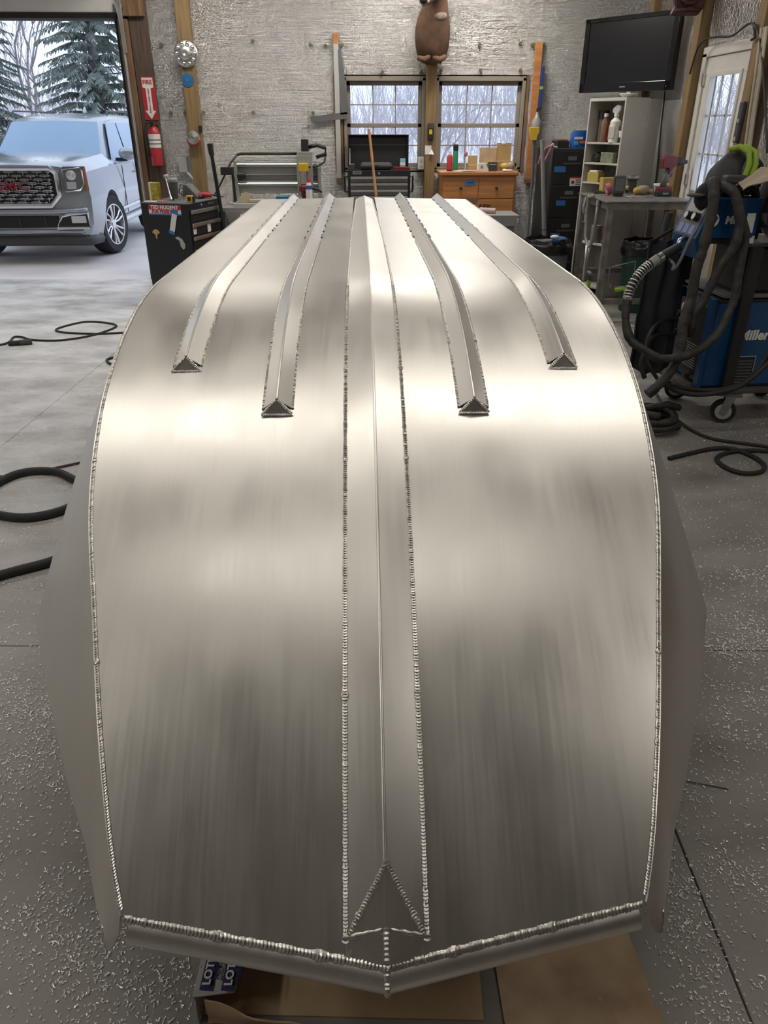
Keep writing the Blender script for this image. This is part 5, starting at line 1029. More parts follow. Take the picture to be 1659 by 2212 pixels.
t = tt('pink_tape', 'roll of pinkish tape left of the grey battery', 'tape', 1312, 421, 0); MB().lathe([(.03, -.022), (.055, -.022), (.055, .022), (.03, .022), (.03, -.022)], 20, Matrix.Translation(V((0, 0, .055))) @ Matrix.Rotation(R(70), 4, 'Y')).build('roll', mat('pink_tape', (.42, .10, .14), .6), t, smooth=40); MB().lathe([(.0299, -.023), (.0299, .023)], 18, Matrix.Translation(V((0, 0, .055))) @ Matrix.Rotation(R(70), 4, 'Y')).build('roll_core', PAPER, t)
t = tt('yellow_carton', 'square yellow carton at the back left of the steel table', 'box', 1291, 412, 10); lbox('carton', mat('yellow_carton', (.42, .33, .09), .6), t, (-.07, -.04, 0), (.07, .04, .145)); lbox('lid', mat('yellow_carton_lid', (.46, .36, .12), .6), t, (-.072, -.042, .13), (.072, .042, .147))
t = tt('wire_spool', 'dark spool with a silver rim beside the yellow carton', 'spool', 1315, 405, 0); MB().lathe([(0, 0), (.06, 0), (.06, .01), (.045, .015), (.045, .12), (.06, .125), (.06, .14), (0, .14)], 18).build('spool', DARK, t, smooth=40); MB().lathe([(.045, .14), (.065, .14), (.065, .165), (.045, .165)], 18).build('silver_rim', SATIN, t)
t = tt('pen_bundle', 'bundle of dark markers lying in front of the yellow carton', 'markers', 1300, 418, 0)
for i in range(4): MB().cyl((-.09+.01*i, -.03+.02*i, .01+.008*(i % 2)), (.07+.01*i, -.02+.018*i, .01+.008*(i % 2)), .009).build('marker', (DARK, BLACKP, GREYD, BLACKP)[i], t)
t = tt('white_carton', 'white tub with a pale lid towards the back of the steel table', 'tub', 1378, 405, 0); MB().lathe([(0, 0), (.08, 0), (.095, .07), (0, .07)], 20).build('tub', mat('off_white_tub', (.55, .49, .47), .5), t, smooth=40); MB().lathe([(.10, .07), (.10, .088), (0, .09)], 20).build('lid', WHITEP, t, smooth=40)
t = tt('safety_glasses', 'pair of yellow safety glasses with dark frame on the table', 'glasses', 1362, 416, 5)
for s in (-1, 1): MB().sph((s*.045, 0, .05), (.042, .02, .028), 12, 8).build('lens', YELLOW, t, smooth='all'); MB().ring([(s*.085, 0, .045), (s*.09, .06, .04), (s*.07, .12, .02)], .006, 6).build('temple', BLACKP, t)
MB().ring([(-.09, -.0, .03), (0, -.025, .028), (.09, 0, .03)], .014, 8).build('frame', BLACKP, t, smooth='all')
t = tt('leather_glove', 'crumpled beige glove between the glasses and the drill', 'glove', 1392, 421, 0); GLV = mat('beige_leather', (.36, .29, .20), .8, var=.2)
mb = MB()
for i in range(4): mb.ring([(-.02+.02*i, -.0+.012*i, .05-.01*i), (.05+.012*i, -.03+.018*i, .035), (.08, -.04+.024*i, .014)], [.02, .018, .012], 8)
mb.build('fingers', GLV, t, smooth='all'); MB().sph((-.02, 0, .045), (.07, .05, .045), 12, 8).build('palm', GLV, t, smooth='all'); MB().sph((-.08, .01, .035), (.04, .045, .035), 10, 7).build('yellow_cuff', mat('yellow_cuff', (.40, .32, .06), .8), t, smooth='all')
for i, (px, py, rz) in enumerate(((1358, 426, 20), (1372, 427, -30), (1350, 424, 60), (1400, 426, 10))): tag(MB().box((0, 0, .006), (.07, .022, .012), (0, 0, 0)).box((.04, 0, .008), (.02, .03, .014)).build('fitting', (SATIN, CHROME, SATIN, GREY)[i], loc=tuple(at(px, py, z=TZ)[:2])+(TZ+.001,), rot=(0, 0, R(rz)), bevel=.003), ['small loose fitting just right of the grey battery on the table', 'bright chrome fitting in front of the safety glasses', 'small loose fitting touching the foot of the grey battery', 'dull grey fitting between the beige glove and the drill'][i], 'fitting', 'loose fittings on the steel table')
# clamps and tools under the table edge
t = thing('locking_clamp', 'big locking C-clamp hanging from the left edge of the steel table', 'clamp', (X0-.022, Y0+.30, TZ-.08))
MB().ring([(-.03, .02, .10), (-.035, .17, .08), (-.03, .19, -.05), (-.02, .18, -.28), (-.01, .12, -.36), (0, .05, -.36), (0, .0, -.30), (0, -.04, -.10), (0, -.04, .02)], .016, 8).build('clamp_jaw', GREY, t, smooth='all')
for k, d in enumerate(((.02, .12, -.36, .20, -.66), (-.02, .09, -.36, .08, -.70))): MB().ring([(d[0], d[1], d[2]), (d[0], (d[1]+d[3])/2, -.5), (d[0], d[3], d[4])], [.016, .014, .012], 8).build('lever', SATIN, t, smooth='all')
MB().cyl((0, -.04, .02), (0, -.04, .068), .02).build('clamp_pad', SATIN, t)
t = thing('bar_clamp', 'small chrome clamp screwed to the left edge of the table', 'clamp', (X0-.035, Y0+.60, TZ-.10)); MB().ring([(-.01, .0, .09), (-.03, 0, .0), (-.02, 0, -.05), (.0, 0, -.06)], .014, 8).build('clamp_jaw', SATIN, t); MB().cyl((0, 0, -.14), (0, 0, .02), .010).build('screw', CHROME, t); MB().cyl((-.04, 0, -.14), (.04, 0, -.14), .006).build('tommy_bar', CHROME, t)
t = thing('hacksaw', 'hacksaw with a lime green handle hanging under the table', 'hacksaw', (2.42, Y0-.005, .30)); 
MB().ring([(.0, 0, .06), (.0, 0, .02)], .004, 6).ring([(.04, 0, .03), (.20, .0, .04)], .003, 6).build('blade', SATIN, t); MB().ring([(-.02, 0, .0), (-.03, 0, .20), (.0, 0, .22), (.21, 0, .27), (.22, 0, .06)], .006, 6).build('saw_frame', STEEL, t, smooth=40); MB().ring([(.05, 0, -.00), (.12, 0, .01), (.22, 0, -.01)], [.022, .020, .024], 10).build('handle', LIME, t, smooth='all')
t = thing('hammer', 'hammer with a lime band hanging from the table side', 'hammer', (X0-.045, Y0+.17, .28)); MB().ring([(0, 0, -.14), (0, 0, .14)], .014, 8).build('handle', DARK, t); MB().cyl((0, 0, .02), (0, 0, .08), .020).build('lime_band', LIME, t); MB().ring([(-.0, -.06, .15), (0, .06, .15)], .018, 8).build('hammer_head', STEEL, t)
t = thing('lime_pliers', 'lime and black pliers hanging low on the table side', 'pliers', (X0-.04, Y0+.15, .02))
for s in (-1, 1): MB().ring([(0, s*.006, .11), (0, s*.03, .06), (0, s*.022, .0)], [.006, .011, .010], 8).build('grip', LIME, t, smooth='all')
MB().ring([(0, 0, .11), (0, 0, .15)], [.012, .006], 6).build('jaw', BLACKP, t)
# bins
LINER = mat('black_bin_liner', (.014, .014, .015), .22, bump=.6, bs=18)
def bin_(name, label, loc, r0, r1, h, m):
    t = thing(name, label, 'bin', loc); MB().lathe([(r0, 0), (r1, h), (r1+.015, h), (r1+.015, h-.03), (r1*.99, h-.03)], 24).build('tub', m, t, smooth=40)
    mb = MB(); mb.grid(lambda u, v: V(((r1+.02+.02*mnoise.noise(V((u*14, v*4, 1)))-.05*max(0, v-.5))*math.cos(6.2832*u), (r1+.02+.02*mnoise.noise(V((u*14, v*4, 1)))-.05*max(0, v-.5))*math.sin(6.2832*u), h-.10+.14*v+.025*mnoise.noise(V((u*20, v, 5))))), 48, 6); mb.build('bin_liner', LINER, t, smooth='all')
    MB().sph((0, 0, h-.02), (r1*.9, r1*.9, .05), 16, 8).build('rubbish', mat(name+'_rubbish', (.12, .14, .20), .7, var=.8, vs=14), t, smooth='all')
    return t
bin_('grey_bin', 'grey waste bin with a black liner left of the steel table', (2.02, 8.38, 0), .19, .24, .60, mat('grey_bin', (.17, .18, .20), .5))
bin_('green_bin', 'dark green waste bin with a black liner behind the steel table legs', (2.86, 7.80, 0), .16, .20, .66, GREENB)
q = at(1333, 505, Y=7.9); t = thing('blue_pack', 'crumpled blue and white wrapper on top of the rubbish in the grey bin', 'wrapper', (2.12, 8.28, .62)); MB().sph((0, 0, .02), (.09, .05, .035), 12, 7).build('wrapper', mat('wrapper_blue', (.06, .14, .38), .4), t, smooth='all'); MB().sph((-.06, -.02, .05), (.05, .03, .02), 10, 6).build('torn_paper', PAPER, t, smooth='all')
# cables by the side door
a = at(1560, 65, X=RX-.11); 
t = thing('black_cable', 'black cable looping from the television along the posts above the side door', 'cable', (RX-.12, 8.1, 2.6))
pts = [at(x, y, X=RX-.125) for x, y in ((1490, 160), (1505, 110), (1520, 88), (1545, 80), (1580, 78), (1605, 60), (1622, 50), (1635, 62), (1645, 110), (1650, 180), (1655, 260), (1657, 330))]
MB().ring(smooth_path([p-V((RX-.12, 8.1, 2.6)) for p in pts]), .009, 6).build('cable', BLACKP, t, smooth='all'); p = at(1630, 66, X=RX-.125)-V((RX-.12, 8.1, 2.6)); MB().ring([p+V((0, .03, .05)), p, p+V((0, -.03, -.05)), p+V((0, .02, -.06))], .012, 6).build('cable_knot', BLACKP, t)
for i, (d0, r_) in enumerate(((0, .011), (.05, .009), (.085, .012))):
    pts = [at(x, y, X=RX-.12)+V((0, -d0, 0)) for x, y in ((1645, 60), (1632, 160), (1620, 240), (1608, 330), (1600, 420))]
    t = thing('white_rope', ['pale cable nearest the side door down the right post', 'thin pale cable between two thicker ones on the right post', 'thickest pale cable, furthest from the side door on the right post'][i], 'cable', pts[0], 0, 'pale cables on the right post'); MB().ring([p-pts[0] for p in pts], r_, 6).build('cable', mat('pale_cable', (.42, .37, .29), .7), t, smooth='all')
for i, (px, y0, y1) in enumerate(((1602, 228, 262), (1594, 265, 303))):
    a = at(px, (y0+y1)/2, X=RX-.12); t = thing('remote_holder', ['upper dark remote control fixed to the post beside the side door', 'lower dark remote control fixed to the post beside the side door'][i], 'remote', (RX-.118, a.y, a.z)); lbox('case', DARK, t, (-.02, -.035, -.085), (.016, .035, .085), .01); lbox('button', LGREY, t, (-.022, -.012, -.07), (-.019, .012, -.04), .003)

# welder cart
WX, WY = 2.16, 4.50; wc = thing('welder_cart', 'black steel welding cart on casters at the right edge', 'cart', (WX, WY, 0), R(4))
CARTM = mat('cart_black', (.020, .020, .021), .5, var=.2)
lbox('deck', mat('dusty_deck', (.10, .092, .08), .7, var=.3), wc, (-.08, -.04, .205), (.85, .55, .235), .004); lbox('upright', CARTM, wc, (.115, -.055, .236), (.185, -.02, 1.10), .004); lbox('upright', CARTM, wc, (.0, .50, .236), (.05, .54, 1.10), .004); lbox('upright', CARTM, wc, (.78, .50, .236), (.83, .54, 1.10), .004); lbox('upright', CARTM, wc, (.78, -.055, .236), (.83, -.02, 1.10), .004)
lbox('middle_shelf', GREYD, wc, (.02, -.02, .805), (.85, .54, .825), .003); lbox('upper_shelf', GREYD, wc, (-.02, -.03, 1.10), (.85, .54, 1.12), .003)
lbox('side_box', CARTM, wc, (.30, -.035, .93), (.85, -.02, 1.095), .003)
for i, (x, y) in enumerate(((.19, .01), (.72, .01), (.1, .5), (.74, .5))):
    c = bpy.data.objects.new('caster', None); COL.objects.link(c); c.parent = wc; c.location = (x, y, 0); c.rotation_euler = (0, 0, R(-24))
    MB().lathe([(.03, -.022), (.073, -.026), (.078, -.015), (.078, .015), (.073, .026), (.03, .022)], 24, Matrix.Translation(V((0, 0, .078))) @ MX_).build('tyre', RUBBER, c, smooth=40); MB().lathe([(.0, -.028), (.05, -.028), (.055, -.02), (.055, .02), (.05, .028), (0, .028)], 20, Matrix.Translation(V((0, 0, .078))) @ MX_).build('wheel_disc', LGREY, c, smooth=40)
    for s in (-1, 1): MB().prism([(-.025, -.02), (.015, -.025), (.06, .10), (-.0, .105)], .004, Matrix.Translation(V((0, .032*s+.002, .085))) @ MX_).build('fork', SATIN, c)
    MB().b2((-.07, -.05, .188), (.09, .05, .204)).build('top_plate', STEEL, c); MB().cyl((0, -.04, .078), (0, .04, .078), .010).build('axle_bolt', SATIN, c)
ps = thing('welding_power_source', 'large blue welding power source on the cart deck', 'welder', wc.matrix_basis @ V((0, 0, .236)), R(4))
lbox('cabinet', BLUE, ps, (.0, .0, .01), (.72, .48, .545), .012); lbox('top_cover', BLACKP, ps, (-.005, -.004, .535), (.725, .484, .558), .006); lbox('front_panel', BLACKP, ps, (-.022, .06, .06), (.0, .42, .50), .006); lbox('front_frame', BLUE, ps, (-.03, .0, .0), (-.0, .058, .56), .004); lbox('front_frame', BLUE, ps, (-.03, .422, .0), (-.0, .48, .56), .004); lbox('foot', DARK, ps, (.02, .02, 0), (.70, .46, .010), 0)
for i in range(10): lbox('vent', GREY, ps, (-.026, .10, .10+.016*i), (-.0225, .30, .106+.016*i), 0)
text('Miller', .085, WHITEP, ps, (.275, -.0045, .335), bold=.003, shear=.12, sx=1.0); lbox('spec_plate', BLACKP, ps, (.17, -.004, .04), (.32, -.0005, .20), 0); lbox('spec_border', LGREY, ps, (.165, -.003, .035), (.325, -.0004, .205), 0)
for i in range(7): lbox('spec_line', GREYD, ps, (.215, -.0052, .05+.02*i), (.31, -.004, .058+.02*i), 0)
lbox('spec_label', LGREY, ps, (.18, -.0052, .10), (.205, -.004, .15), 0)
def disc(parent, c, r_, m, rotm, name): return MB().lathe([(0, 0), (r_, 0), (r_, .004), (0, .004)], 22, Matrix.Translation(V(c)) @ rotm).build(name, m, parent)
MXm = Matrix.Rotation(R(-90), 4, 'Y'); disc(ps, (-.0225, .36, .44), .030, WHITEP, MXm, 'logo_disc'); text('Miller', .045, WHITEP, ps, (-.0235, .22, .44), (R(90), 0, R(-90)), bold=.002); text('Dynasty', .026, GREY, ps, (-.0235, .22, .36), (R(90), 0, R(-90)))
for y, z in ((.38, .395), (.38, .27), (.14, .06)): MB().cyl((-.06, y, z), (-.022, y, z), .022).build('cable_socket', DARK, ps, smooth=40)
ev = thing('black_green_welder', 'black welder with green vents on the middle shelf of the cart', 'welder', wc.matrix_basis @ V((.10, .0, .826)), R(4)); lbox('cabinet', BLACKP, ev, (0, 0, .012), (.62, .34, .26), .01); lbox('foot', RUBBER, ev, (.02, .02, 0), (.60, .32, .0115), 0); GRN = mat('vent_green', (.01, .20, .08), .5)
for i in range(9): lbox('vent', GRN, ev, (.03, -.004, .03+.017*i), (.10, .0, .038+.017*i), 0)
text('EVERLAST', .070, mat('pale_green_text', (.30, .40, .35), .5), ev, (.36, -.004, .165), bold=.002, shear=.3); lbox('name_plate', mat('pale_plate', (.22, .30, .26), .5), ev, (.18, -.003, .09), (.56, -.0, .115), 0); lbox('handle', BLACKP, ev, (.15, .15, .261), (.45, .19, .275), .004)
# wire feeder
fd = thing('wire_feeder', 'blue wire feeder box with slanted front on top of the welding cart', 'wire feeder', (1.94, 4.44, 1.121), R(4))
prof_f = [(.06, .245), (.34, .245), (.34, .03), (.08, .03), (.012, -.085), (-.02, .03), (-.012, .05)]
MB().prism([(a, b+.0) for a, b in prof_f], .30, Matrix.Translation(V((0, .30, 0))) @ MX_).build('cabinet', BLUE, fd, bevel=.006); lbox('base', BLACKP, fd, (.085, .01, 0), (.335, .29, .029), .002)
def fp(u, v, o): a, b = V((.06, 0, .245)), V((-.02, 0, .03)); p = a.lerp(b, v); n_ = V((-.937, 0, .349)); return V((p.x, u, p.z))+n_*o
MB().quad(fp(.03, .05, .003), fp(.27, .05, .003), fp(.27, .95, .003), fp(.03, .95, .003)).build('control_panel', GREYD, fd, solid=.002); MB().quad(fp(.05, .07, .005), fp(.25, .07, .005), fp(.25, .40, .005), fp(.05, .40, .005)).build('panel_label', LGREY, fd, solid=.002)
for u in (.08, .17): MB().cyl(fp(u, .52, .003), fp(u, .52, .035), .024, .021, 18).build('dial', BLACKP, fd, smooth=40); MB().cyl(fp(u, .52, .0355), fp(u, .52, .038), .019, n=18).build('dial_face', WHITEP, fd)
for u in (.06, .13, .20): MB().quad(fp(u, .70, .005), fp(u+.05, .70, .005), fp(u+.05, .92, .005), fp(u, .92, .005)).build('display', mat('lilac_display', (.22, .26, .55), .4), fd, solid=.002)
MB().quad(V((-.015, .05, .02)), V((-.015, .25, .02)), V((.009, .25, -.07)), V((.009, .05, -.07))).build('socket_plate', GREY, fd, solid=.003); MB().ring([(-.02, .12, .02), (-.06, .10, .01), (-.075, .08, -.015)], .016, 8).build('gun_socket', SATIN, fd, smooth='all')
disc(fd, (.062, -.001, .13), .038, WHITEP, MX_, 'logo_disc'); MB().prism([(-.022, -.022), (-.010, -.022), (.012, .022), (.0, .022)], .002, Matrix.Translation(V((.055, -.0052, .13))) @ MX_).build('logo_stroke', BLUE, fd); MB().prism([(-.012, -.022), (.004, -.022), (.020, .012), (.012, .022)], .002, Matrix.Translation(V((.070, -.0052, .13))) @ MX_).build('logo_stroke', BLUE, fd)
text('Miller', .058, WHITEP, fd, (.205, -.002, .128), bold=.0022, shear=.1); lbox('paper_notice', PAPER, fd, (.265, -.003, .06), (.315, -.0005, .165), 0)
# boxes and clutter on the cart
t = thing('white_box', 'small white electrode box on the cart shelf in front of the feeder', 'box', wc.matrix_basis @ V((.06, -.005, 1.1205)), R(-8)); lbox('carton', PAPER, t, (-.08, -.03, 0), (.06, .03, .040)); lbox('lid', WHITEP, t, (-.081, -.031, .036), (.061, .031, .042), 0)
t = thing('white_box', 'white box with a printed mark at the right end of the cart shelf', 'box', wc.matrix_basis @ V((.27, -.0, 1.1205)), R(0)); lbox('carton', PAPER, t, (-.09, -.03, 0), (.13, .035, .045)); MB().cyl((.09, -.0325, .022), (.09, -.0305, .022), .010).build('printed_mark', BLACKP, t); lbox('printed_line', BLACKP, t, (.05, -.032, .019), (.08, -.0305, .025), 0); MB().quad(V((-.08, 0, .046)), V((.0, -.02, .046)), V((-.02, .0, .09)), V((-.09, .02, .08))).build('leaflet', mat('pink_white', (.62, .46, .42), .8), t, solid=.001)
ZF = 1.367
BAG = mat('charcoal_canvas', (.045, .045, .048), .8, var=.25, vs=10, bump=.2, bs=30); BLKF = mat('black_fabric', (.010, .010, .013), .85)
t = thing('welding_hood_bag', 'grey rounded canvas hood bag heaped on the wire feeder', 'bag', (2.15, 4.68, ZF))
mb = MB(); mb.grid(lambda u, v: V((-.02+(.125*(1-v**2.6)+.012*mnoise.noise(V((u*8, v*6, 2))))*math.cos(6.2832*u)+.05*v, (.13*(1-v**2.6)+.012*mnoise.noise(V((u*8, v*6, 7))))*math.sin(6.2832*u), .265*v)), 36, 12); mb.build('bag_shell', BAG, t, smooth='all')
MB().ring([(.02, -.135, .02), (.03, -.12, .15), (.07, -.075, .21), (.12, -.05, .215)], .012, 6).build('seam_piping', mat('grey_piping', (.10, .10, .10), .8), t, smooth='all'); MB().sph((.10, -.08, .10), (.07, .05, .10), 14, 9).build('dark_pocket', BLKF, t, smooth='all')
t = thing('lime_hose', 'two looped lime green hoses draped over the bag on the feeder', 'hose', (2.17, 4.56, ZF+.05))
for k in (0, .036): MB().ring([(-.07+k, .06, .19), (-.03+k, .02, .205), (.005+k, -.03, .18), (.01+k, -.05, .12), (-.005+k, -.055, .05), (-.015+k, -.055, -.02)], .016, 8).build('hose', LIME, t, smooth='all')
t = thing('black_jacket', 'black jacket heaped at the right of the grey bag', 'jacket', (2.56, 4.74, ZF-.245)); mb = MB(); mb.grid(lambda u, v: V(((.19*(1-v**3)+.02*mnoise.noise(V((u*9, v*7, 4))))*math.cos(6.2832*u), (.14*(1-v**3)+.02*mnoise.noise(V((u*9, v*7, 8))))*math.sin(6.2832*u), .51*v)), 36, 12); mb.build('jacket', BLKF, t, smooth='all'); MB().ring([(-.1, -.13, .25), (0, -.15, .30), (.1, -.13, .26)], .02, 6).build('sleeve_fold', BLKF, t, smooth='all')
CLOTH = mat('beige_cloth', (.46, .38, .29), .9, var=.15, bump=.1, bs=40); STRIPE = mat('maroon_stripe', (.11, .022, .03), .9)
t = thing('striped_cloth', 'beige cloth with maroon stripes thrown over the clutter on the cart', 'cloth', (2.27, 4.40, ZF-.02))
def cl(u, v): return V((-.16+.36*u, -.02+.12*v-.05*math.sin(3.1416*u), .10+.085*math.sin(3.1416*min(1, u*1.15))-.14*abs(v-.6)*(.4+u)+.02*mnoise.noise(V((u*6, v*5, 3)))))
mb = MB(); mb.grid(cl, 24, 12); mb.build('cloth', CLOTH, t, smooth='all', solid=.006)
for k in range(6):
    u = .60+.035*k; MB().ring([cl(u-.12*v/6, v/6)+V((0, -.004, .004)) for v in range(7)], .0035, 5).build('stripe', STRIPE, t, smooth='all')
MB().sph((.13, .04, .17), (.09, .06, .05), 12, 8).build('cloth_fold', CLOTH, t, smooth='all')
t = thing('black_cover', 'round black plastic spool cover at the right end of the cart', 'cover', (2.42, 4.42, 1.121)); MB().lathe([(0, -.04), (.15, -.04), (.17, -.02), (.17, .06), (0, .06)], 32, Matrix.Translation(V((.02, .0, .175))) @ MX_).build('cover', mat('gloss_black', (.010, .010, .011), .2), t, smooth=40); MB().ring([(.02+.155*math.cos(R(a)), -.065, .175+.155*math.sin(R(a))) for a in range(90, 271, 15)], .005, 6).build('rim_highlight', SATIN, t, smooth='all')
t = thing('grey_glove', 'dark grey leather glove folded under the hose on the feeder', 'glove', (2.08, 4.52, ZF)); GL2 = mat('dark_leather', (.05, .045, .042), .7, var=.3)
MB().sph((.05, 0, .05), (.09, .05, .05), 14, 8).build('palm', GL2, t, smooth='all'); lbox('cuff', DARK, t, (-.03, -.05, .07), (.09, .02, .115), .01)
mb = MB()
for i in range(4): mb.ring([(.10, -.03+.02*i, .06), (.16, -.035+.02*i, .04), (.18, -.035+.02*i, .0)], [.017, .016, .011], 8)
mb.build('fingers', GL2, t, smooth='all')
t = thing('cap_brim', 'dark cap with flat brim at the front of the feeder top', 'cap', (1.965, 4.52, ZF)); MB().sph((.02, .02, .0), (.07, .07, .08), 14, 8).build('crown', BLKF, t, smooth='all'); MB().sph((-.05, -.01, .010), (.06, .05, .010), 12, 6).build('brim', GL2, t, smooth='all')
for i in range(4): tag(MB().ring([(-.08, 0, .015), (0, -.012, .018), (.10, .0, .014)], [.016, .02, .014], 8).build('rolled_rag', mat('grey_rag', (.16, .155, .14), .8), loc=wc.matrix_basis @ V((.36, .06+.0*i, 1.166+.036*i)), smooth='all'), ['bottom rolled rag of the pile beside the feeder', 'second rolled rag from the bottom of the pile beside the feeder', 'third rolled rag from the bottom of the pile beside the feeder', 'topmost rolled rag of the pile beside the feeder'][i], 'rag', 'rolled rags on the cart')
# leather-sleeved hoses
LEATH = mat('scorched_leather', (.040, .036, .033), .6, var=.5, vs=22, bump=.5, bs=35)
def hosepx(name, label, cat, pts, r_, m=RUBBER, parts=None, nm='hose', n=10, wob=0):
    W_ = [at(x, y, Y=yy_) if yy_ > 0 else at(x, y, z=r_) for x, y, yy_ in pts]
    # smooth the line with Catmull-Rom steps
    o = []
    for i in range(len(W_)-1):
        a, b, c, d = W_[max(0, i-1)], W_[i], W_[i+1], W_[min(len(W_)-1, i+2)]
        for k in range(5):
            t_ = k/5; o.append(.5*((2*b)+(c-a)*t_+(2*a-5*b+4*c-d)*t_*t_+(3*b-a-3*c+d)*t_**3))
    o.append(W_[-1]); z0 = min(p.z for p in o)
    for p in o: p.z = max(p.z, r_)
    org = V((o[0].x, o[0].y, 0)); t = thing(name, label, cat, org)
    rr = (lambda s: r_*(1+wob*mnoise.noise(V((s*30, r_*100, len(pts)))))) if wob else r_
    MB().ring([p-org for p in o], rr, n).build(nm, m, t, smooth='all'); 
    d0 = (o[0]-o[1]).normalized(); d1 = (o[-1]-o[-2]).normalized()
    MB().ring([o[-1]-org-d1*r_*1.5, o[-1]-org+d1*r_*.5], r_*1.12, n).build('end_ferrule', BLACKP, t, smooth=40)
    return t, org, o
hosepx('leather_hose', 'thick leather-sleeved hose hanging left in front of the feeder down to the floor', 'hose', [(1550, 420, 4.46), (1545, 396, 4.41), (1541, 395, 4.36), (1542, 431, 4.33), (1532, 486, 4.32), (1518, 541, 4.32), (1504, 583, 4.33), (1494, 640, 4.34), (1483, 672, 4.32), (1475, 711, 4.30), (1470, 749, 4.28), (1458, 786, 4.25), (1433, 821, 4.22), (1403, 848, 4.20)], .030, LEATH, wob=.25)
hosepx('leather_hose', 'second leather-sleeved hose falling across the blue feeder logo', 'hose', [(1549, 402, 4.43), (1571, 406, 4.38), (1587, 420, 4.35), (1596, 453, 4.34), (1598, 486, 4.34), (1587, 530, 4.34), (1560, 569, 4.35), (1538, 611, 4.36), (1518, 652, 4.36), (1497, 676, 4.35), (1490, 720, 4.36)], .026, LEATH, wob=.25)
t, org, o = hosepx('gun_hose', 'long leather hose sweeping down from the cart and back up to the welding gun', 'hose', [(1587, 415, 4.41), (1600, 464, 4.38), (1609, 514, 4.37), (1600, 569, 4.36), (1588, 638, 4.35), (1577, 669, 4.33), (1557, 711, 4.31), (1532, 739, 4.28), (1495, 763, 4.23), (1458, 773, 4.20), (1421, 773, 4.20), (1388, 753, 4.22), (1366, 739, 4.25), (1356, 719, 4.28), (1351, 686, 4.32), (1355, 647, 4.36)], .024, LEATH, wob=.25)
gp_ = [at(x, y, Y=yv) for x, y, yv in ((1355, 650, 4.36), (1360, 628, 4.38), (1375, 600, 4.40), (1390, 583, 4.42), (1406, 570, 4.44), (1421, 560, 4.45), (1440, 549, 4.47), (1466, 533, 4.50))]
t = thing('welding_gun', 'black welding gun with a metal coil guard plugged into the feeder', 'welding gun', gp_[0]); L_ = [p-gp_[0] for p in gp_]
MB().ring([L_[0]-V((0, 0, .01)), L_[0]+V((0, 0, .03))], .027, 14).build('end_collar', CHROME, t, smooth=40); MB().ring(L_[:5], .020, 10).build('inner_liner', BLACKP, t, smooth='all')
for i in range(13):
    s = .35+i*.28; k = min(3, int(s)); p = L_[k].lerp(L_[k+1], s-k); d = (L_[k+1]-L_[k]).normalized(); u = d.orthogonal().normalized(); v2 = d.cross(u)
    MB().ring([p+(u*math.cos(R(a))+v2*math.sin(R(a)))*.026 for a in range(0, 360, 30)], .0055, 6, closed=True).build('coil', SATIN, t, smooth='all')
MB().ring(L_[4:6], .030, 14).build('sleeve', GREY, t, smooth=40); MB().ring([L_[5], L_[6].lerp(L_[5], .55)], .032, 14).build('silver_bands', CHROME, t, smooth=40); MB().ring([L_[6].lerp(L_[5], .55), L_[7]], [.030, .026], 14).build('handle', BLACKP, t, smooth=40)
hosepx('torch_lead', 'grey lead looping from the socket of the feeder', 'cable', [(1500, 505, 4.42), (1494, 512, 4.38), (1487, 525, 4.37), (1478, 545, 4.37), (1470, 562, 4.37), (1460, 578, 4.38), (1453, 582, 4.40), (1456, 572, 4.42), (1446, 560, 4.45)], .009, GREYD, nm='cable')
hosepx('power_lead', 'lead looping from the upper socket of the blue power source', 'cable', [(1462, 690, 4.78), (1440, 690, 4.70), (1420, 700, 4.62), (1405, 720, 4.55), (1396, 745, 4.52), (1397, 775, 4.50), (1408, 800, 4.48), (1425, 825, 4.46)], .012, RUBBER, nm='cable')
hosepx('power_lead', 'lead from the lower socket of the blue power source', 'cable', [(1455, 722, 4.78), (1425, 723, 4.66), (1405, 735, 4.58), (1390, 765, 4.52), (1384, 790, 4.50), (1392, 815, 4.48)], .013, RUBBER, nm='cable')
hosepx('welding_cable', 'upper welding cable sweeping right across the front of the cart deck', 'cable', [(1430, 830, 4.36), (1460, 836, 4.32), (1500, 842, 4.30), (1545, 843, 4.29), (1595, 832, 4.29), (1632, 803, 4.30), (1662, 760, 4.31), (1675, 735, 4.33)], .014, RUBBER, nm='cable')
hosepx('welding_cable', 'lower welding cable sagging across the front of the cart deck', 'cable', [(1428, 828, 4.33), (1460, 843, 4.28), (1495, 852, 4.26), (1540, 850, 4.25), (1590, 838, 4.25), (1622, 818, 4.26), (1662, 782, 4.27), (1678, 765, 4.28)], .015, RUBBER, nm='cable')
q = at(1425, 640, Y=4.75); APR = mat('navy_apron', (.022, .024, .032), .85, var=.3, bump=.3, bs=14)
t = thing('welding_apron', 'dark denim apron hanging at the left end of the cart', 'apron', (1.93, 4.78, .30)); mb = MB(); mb.grid(lambda u, v: V((-.14+.26*u, .02*math.sin(u*14)+.03*mnoise.noise(V((u*4, v*4, 0))), .80*v - .05*math.sin(u*3)*(1-v))), 28, 14); mb.build('apron', APR, t, smooth='all', solid=.01); MB().ring([(-.12, 0, .80), (0, .03, .86), (.11, 0, .80)], .010, 6).build('strap', BLKF, t)
t = thing('coiled_lead', 'heap of black hose on the floor at the foot of the cart', 'hose', (1.84, 4.36, 0)); 
MB().ring([(.16*math.cos(R(a))*(1-.0004*a), .12*math.sin(R(a)), .03+.00012*a) for a in range(0, 1000, 20)], .024, 8).build('hose', LEATH, t, smooth='all'); MB().ring([(.14, 0, .16), (.04, -.05, .20), (-.10, -.02, .16)], .022, 8).build('hose_end', LEATH, t, smooth='all')
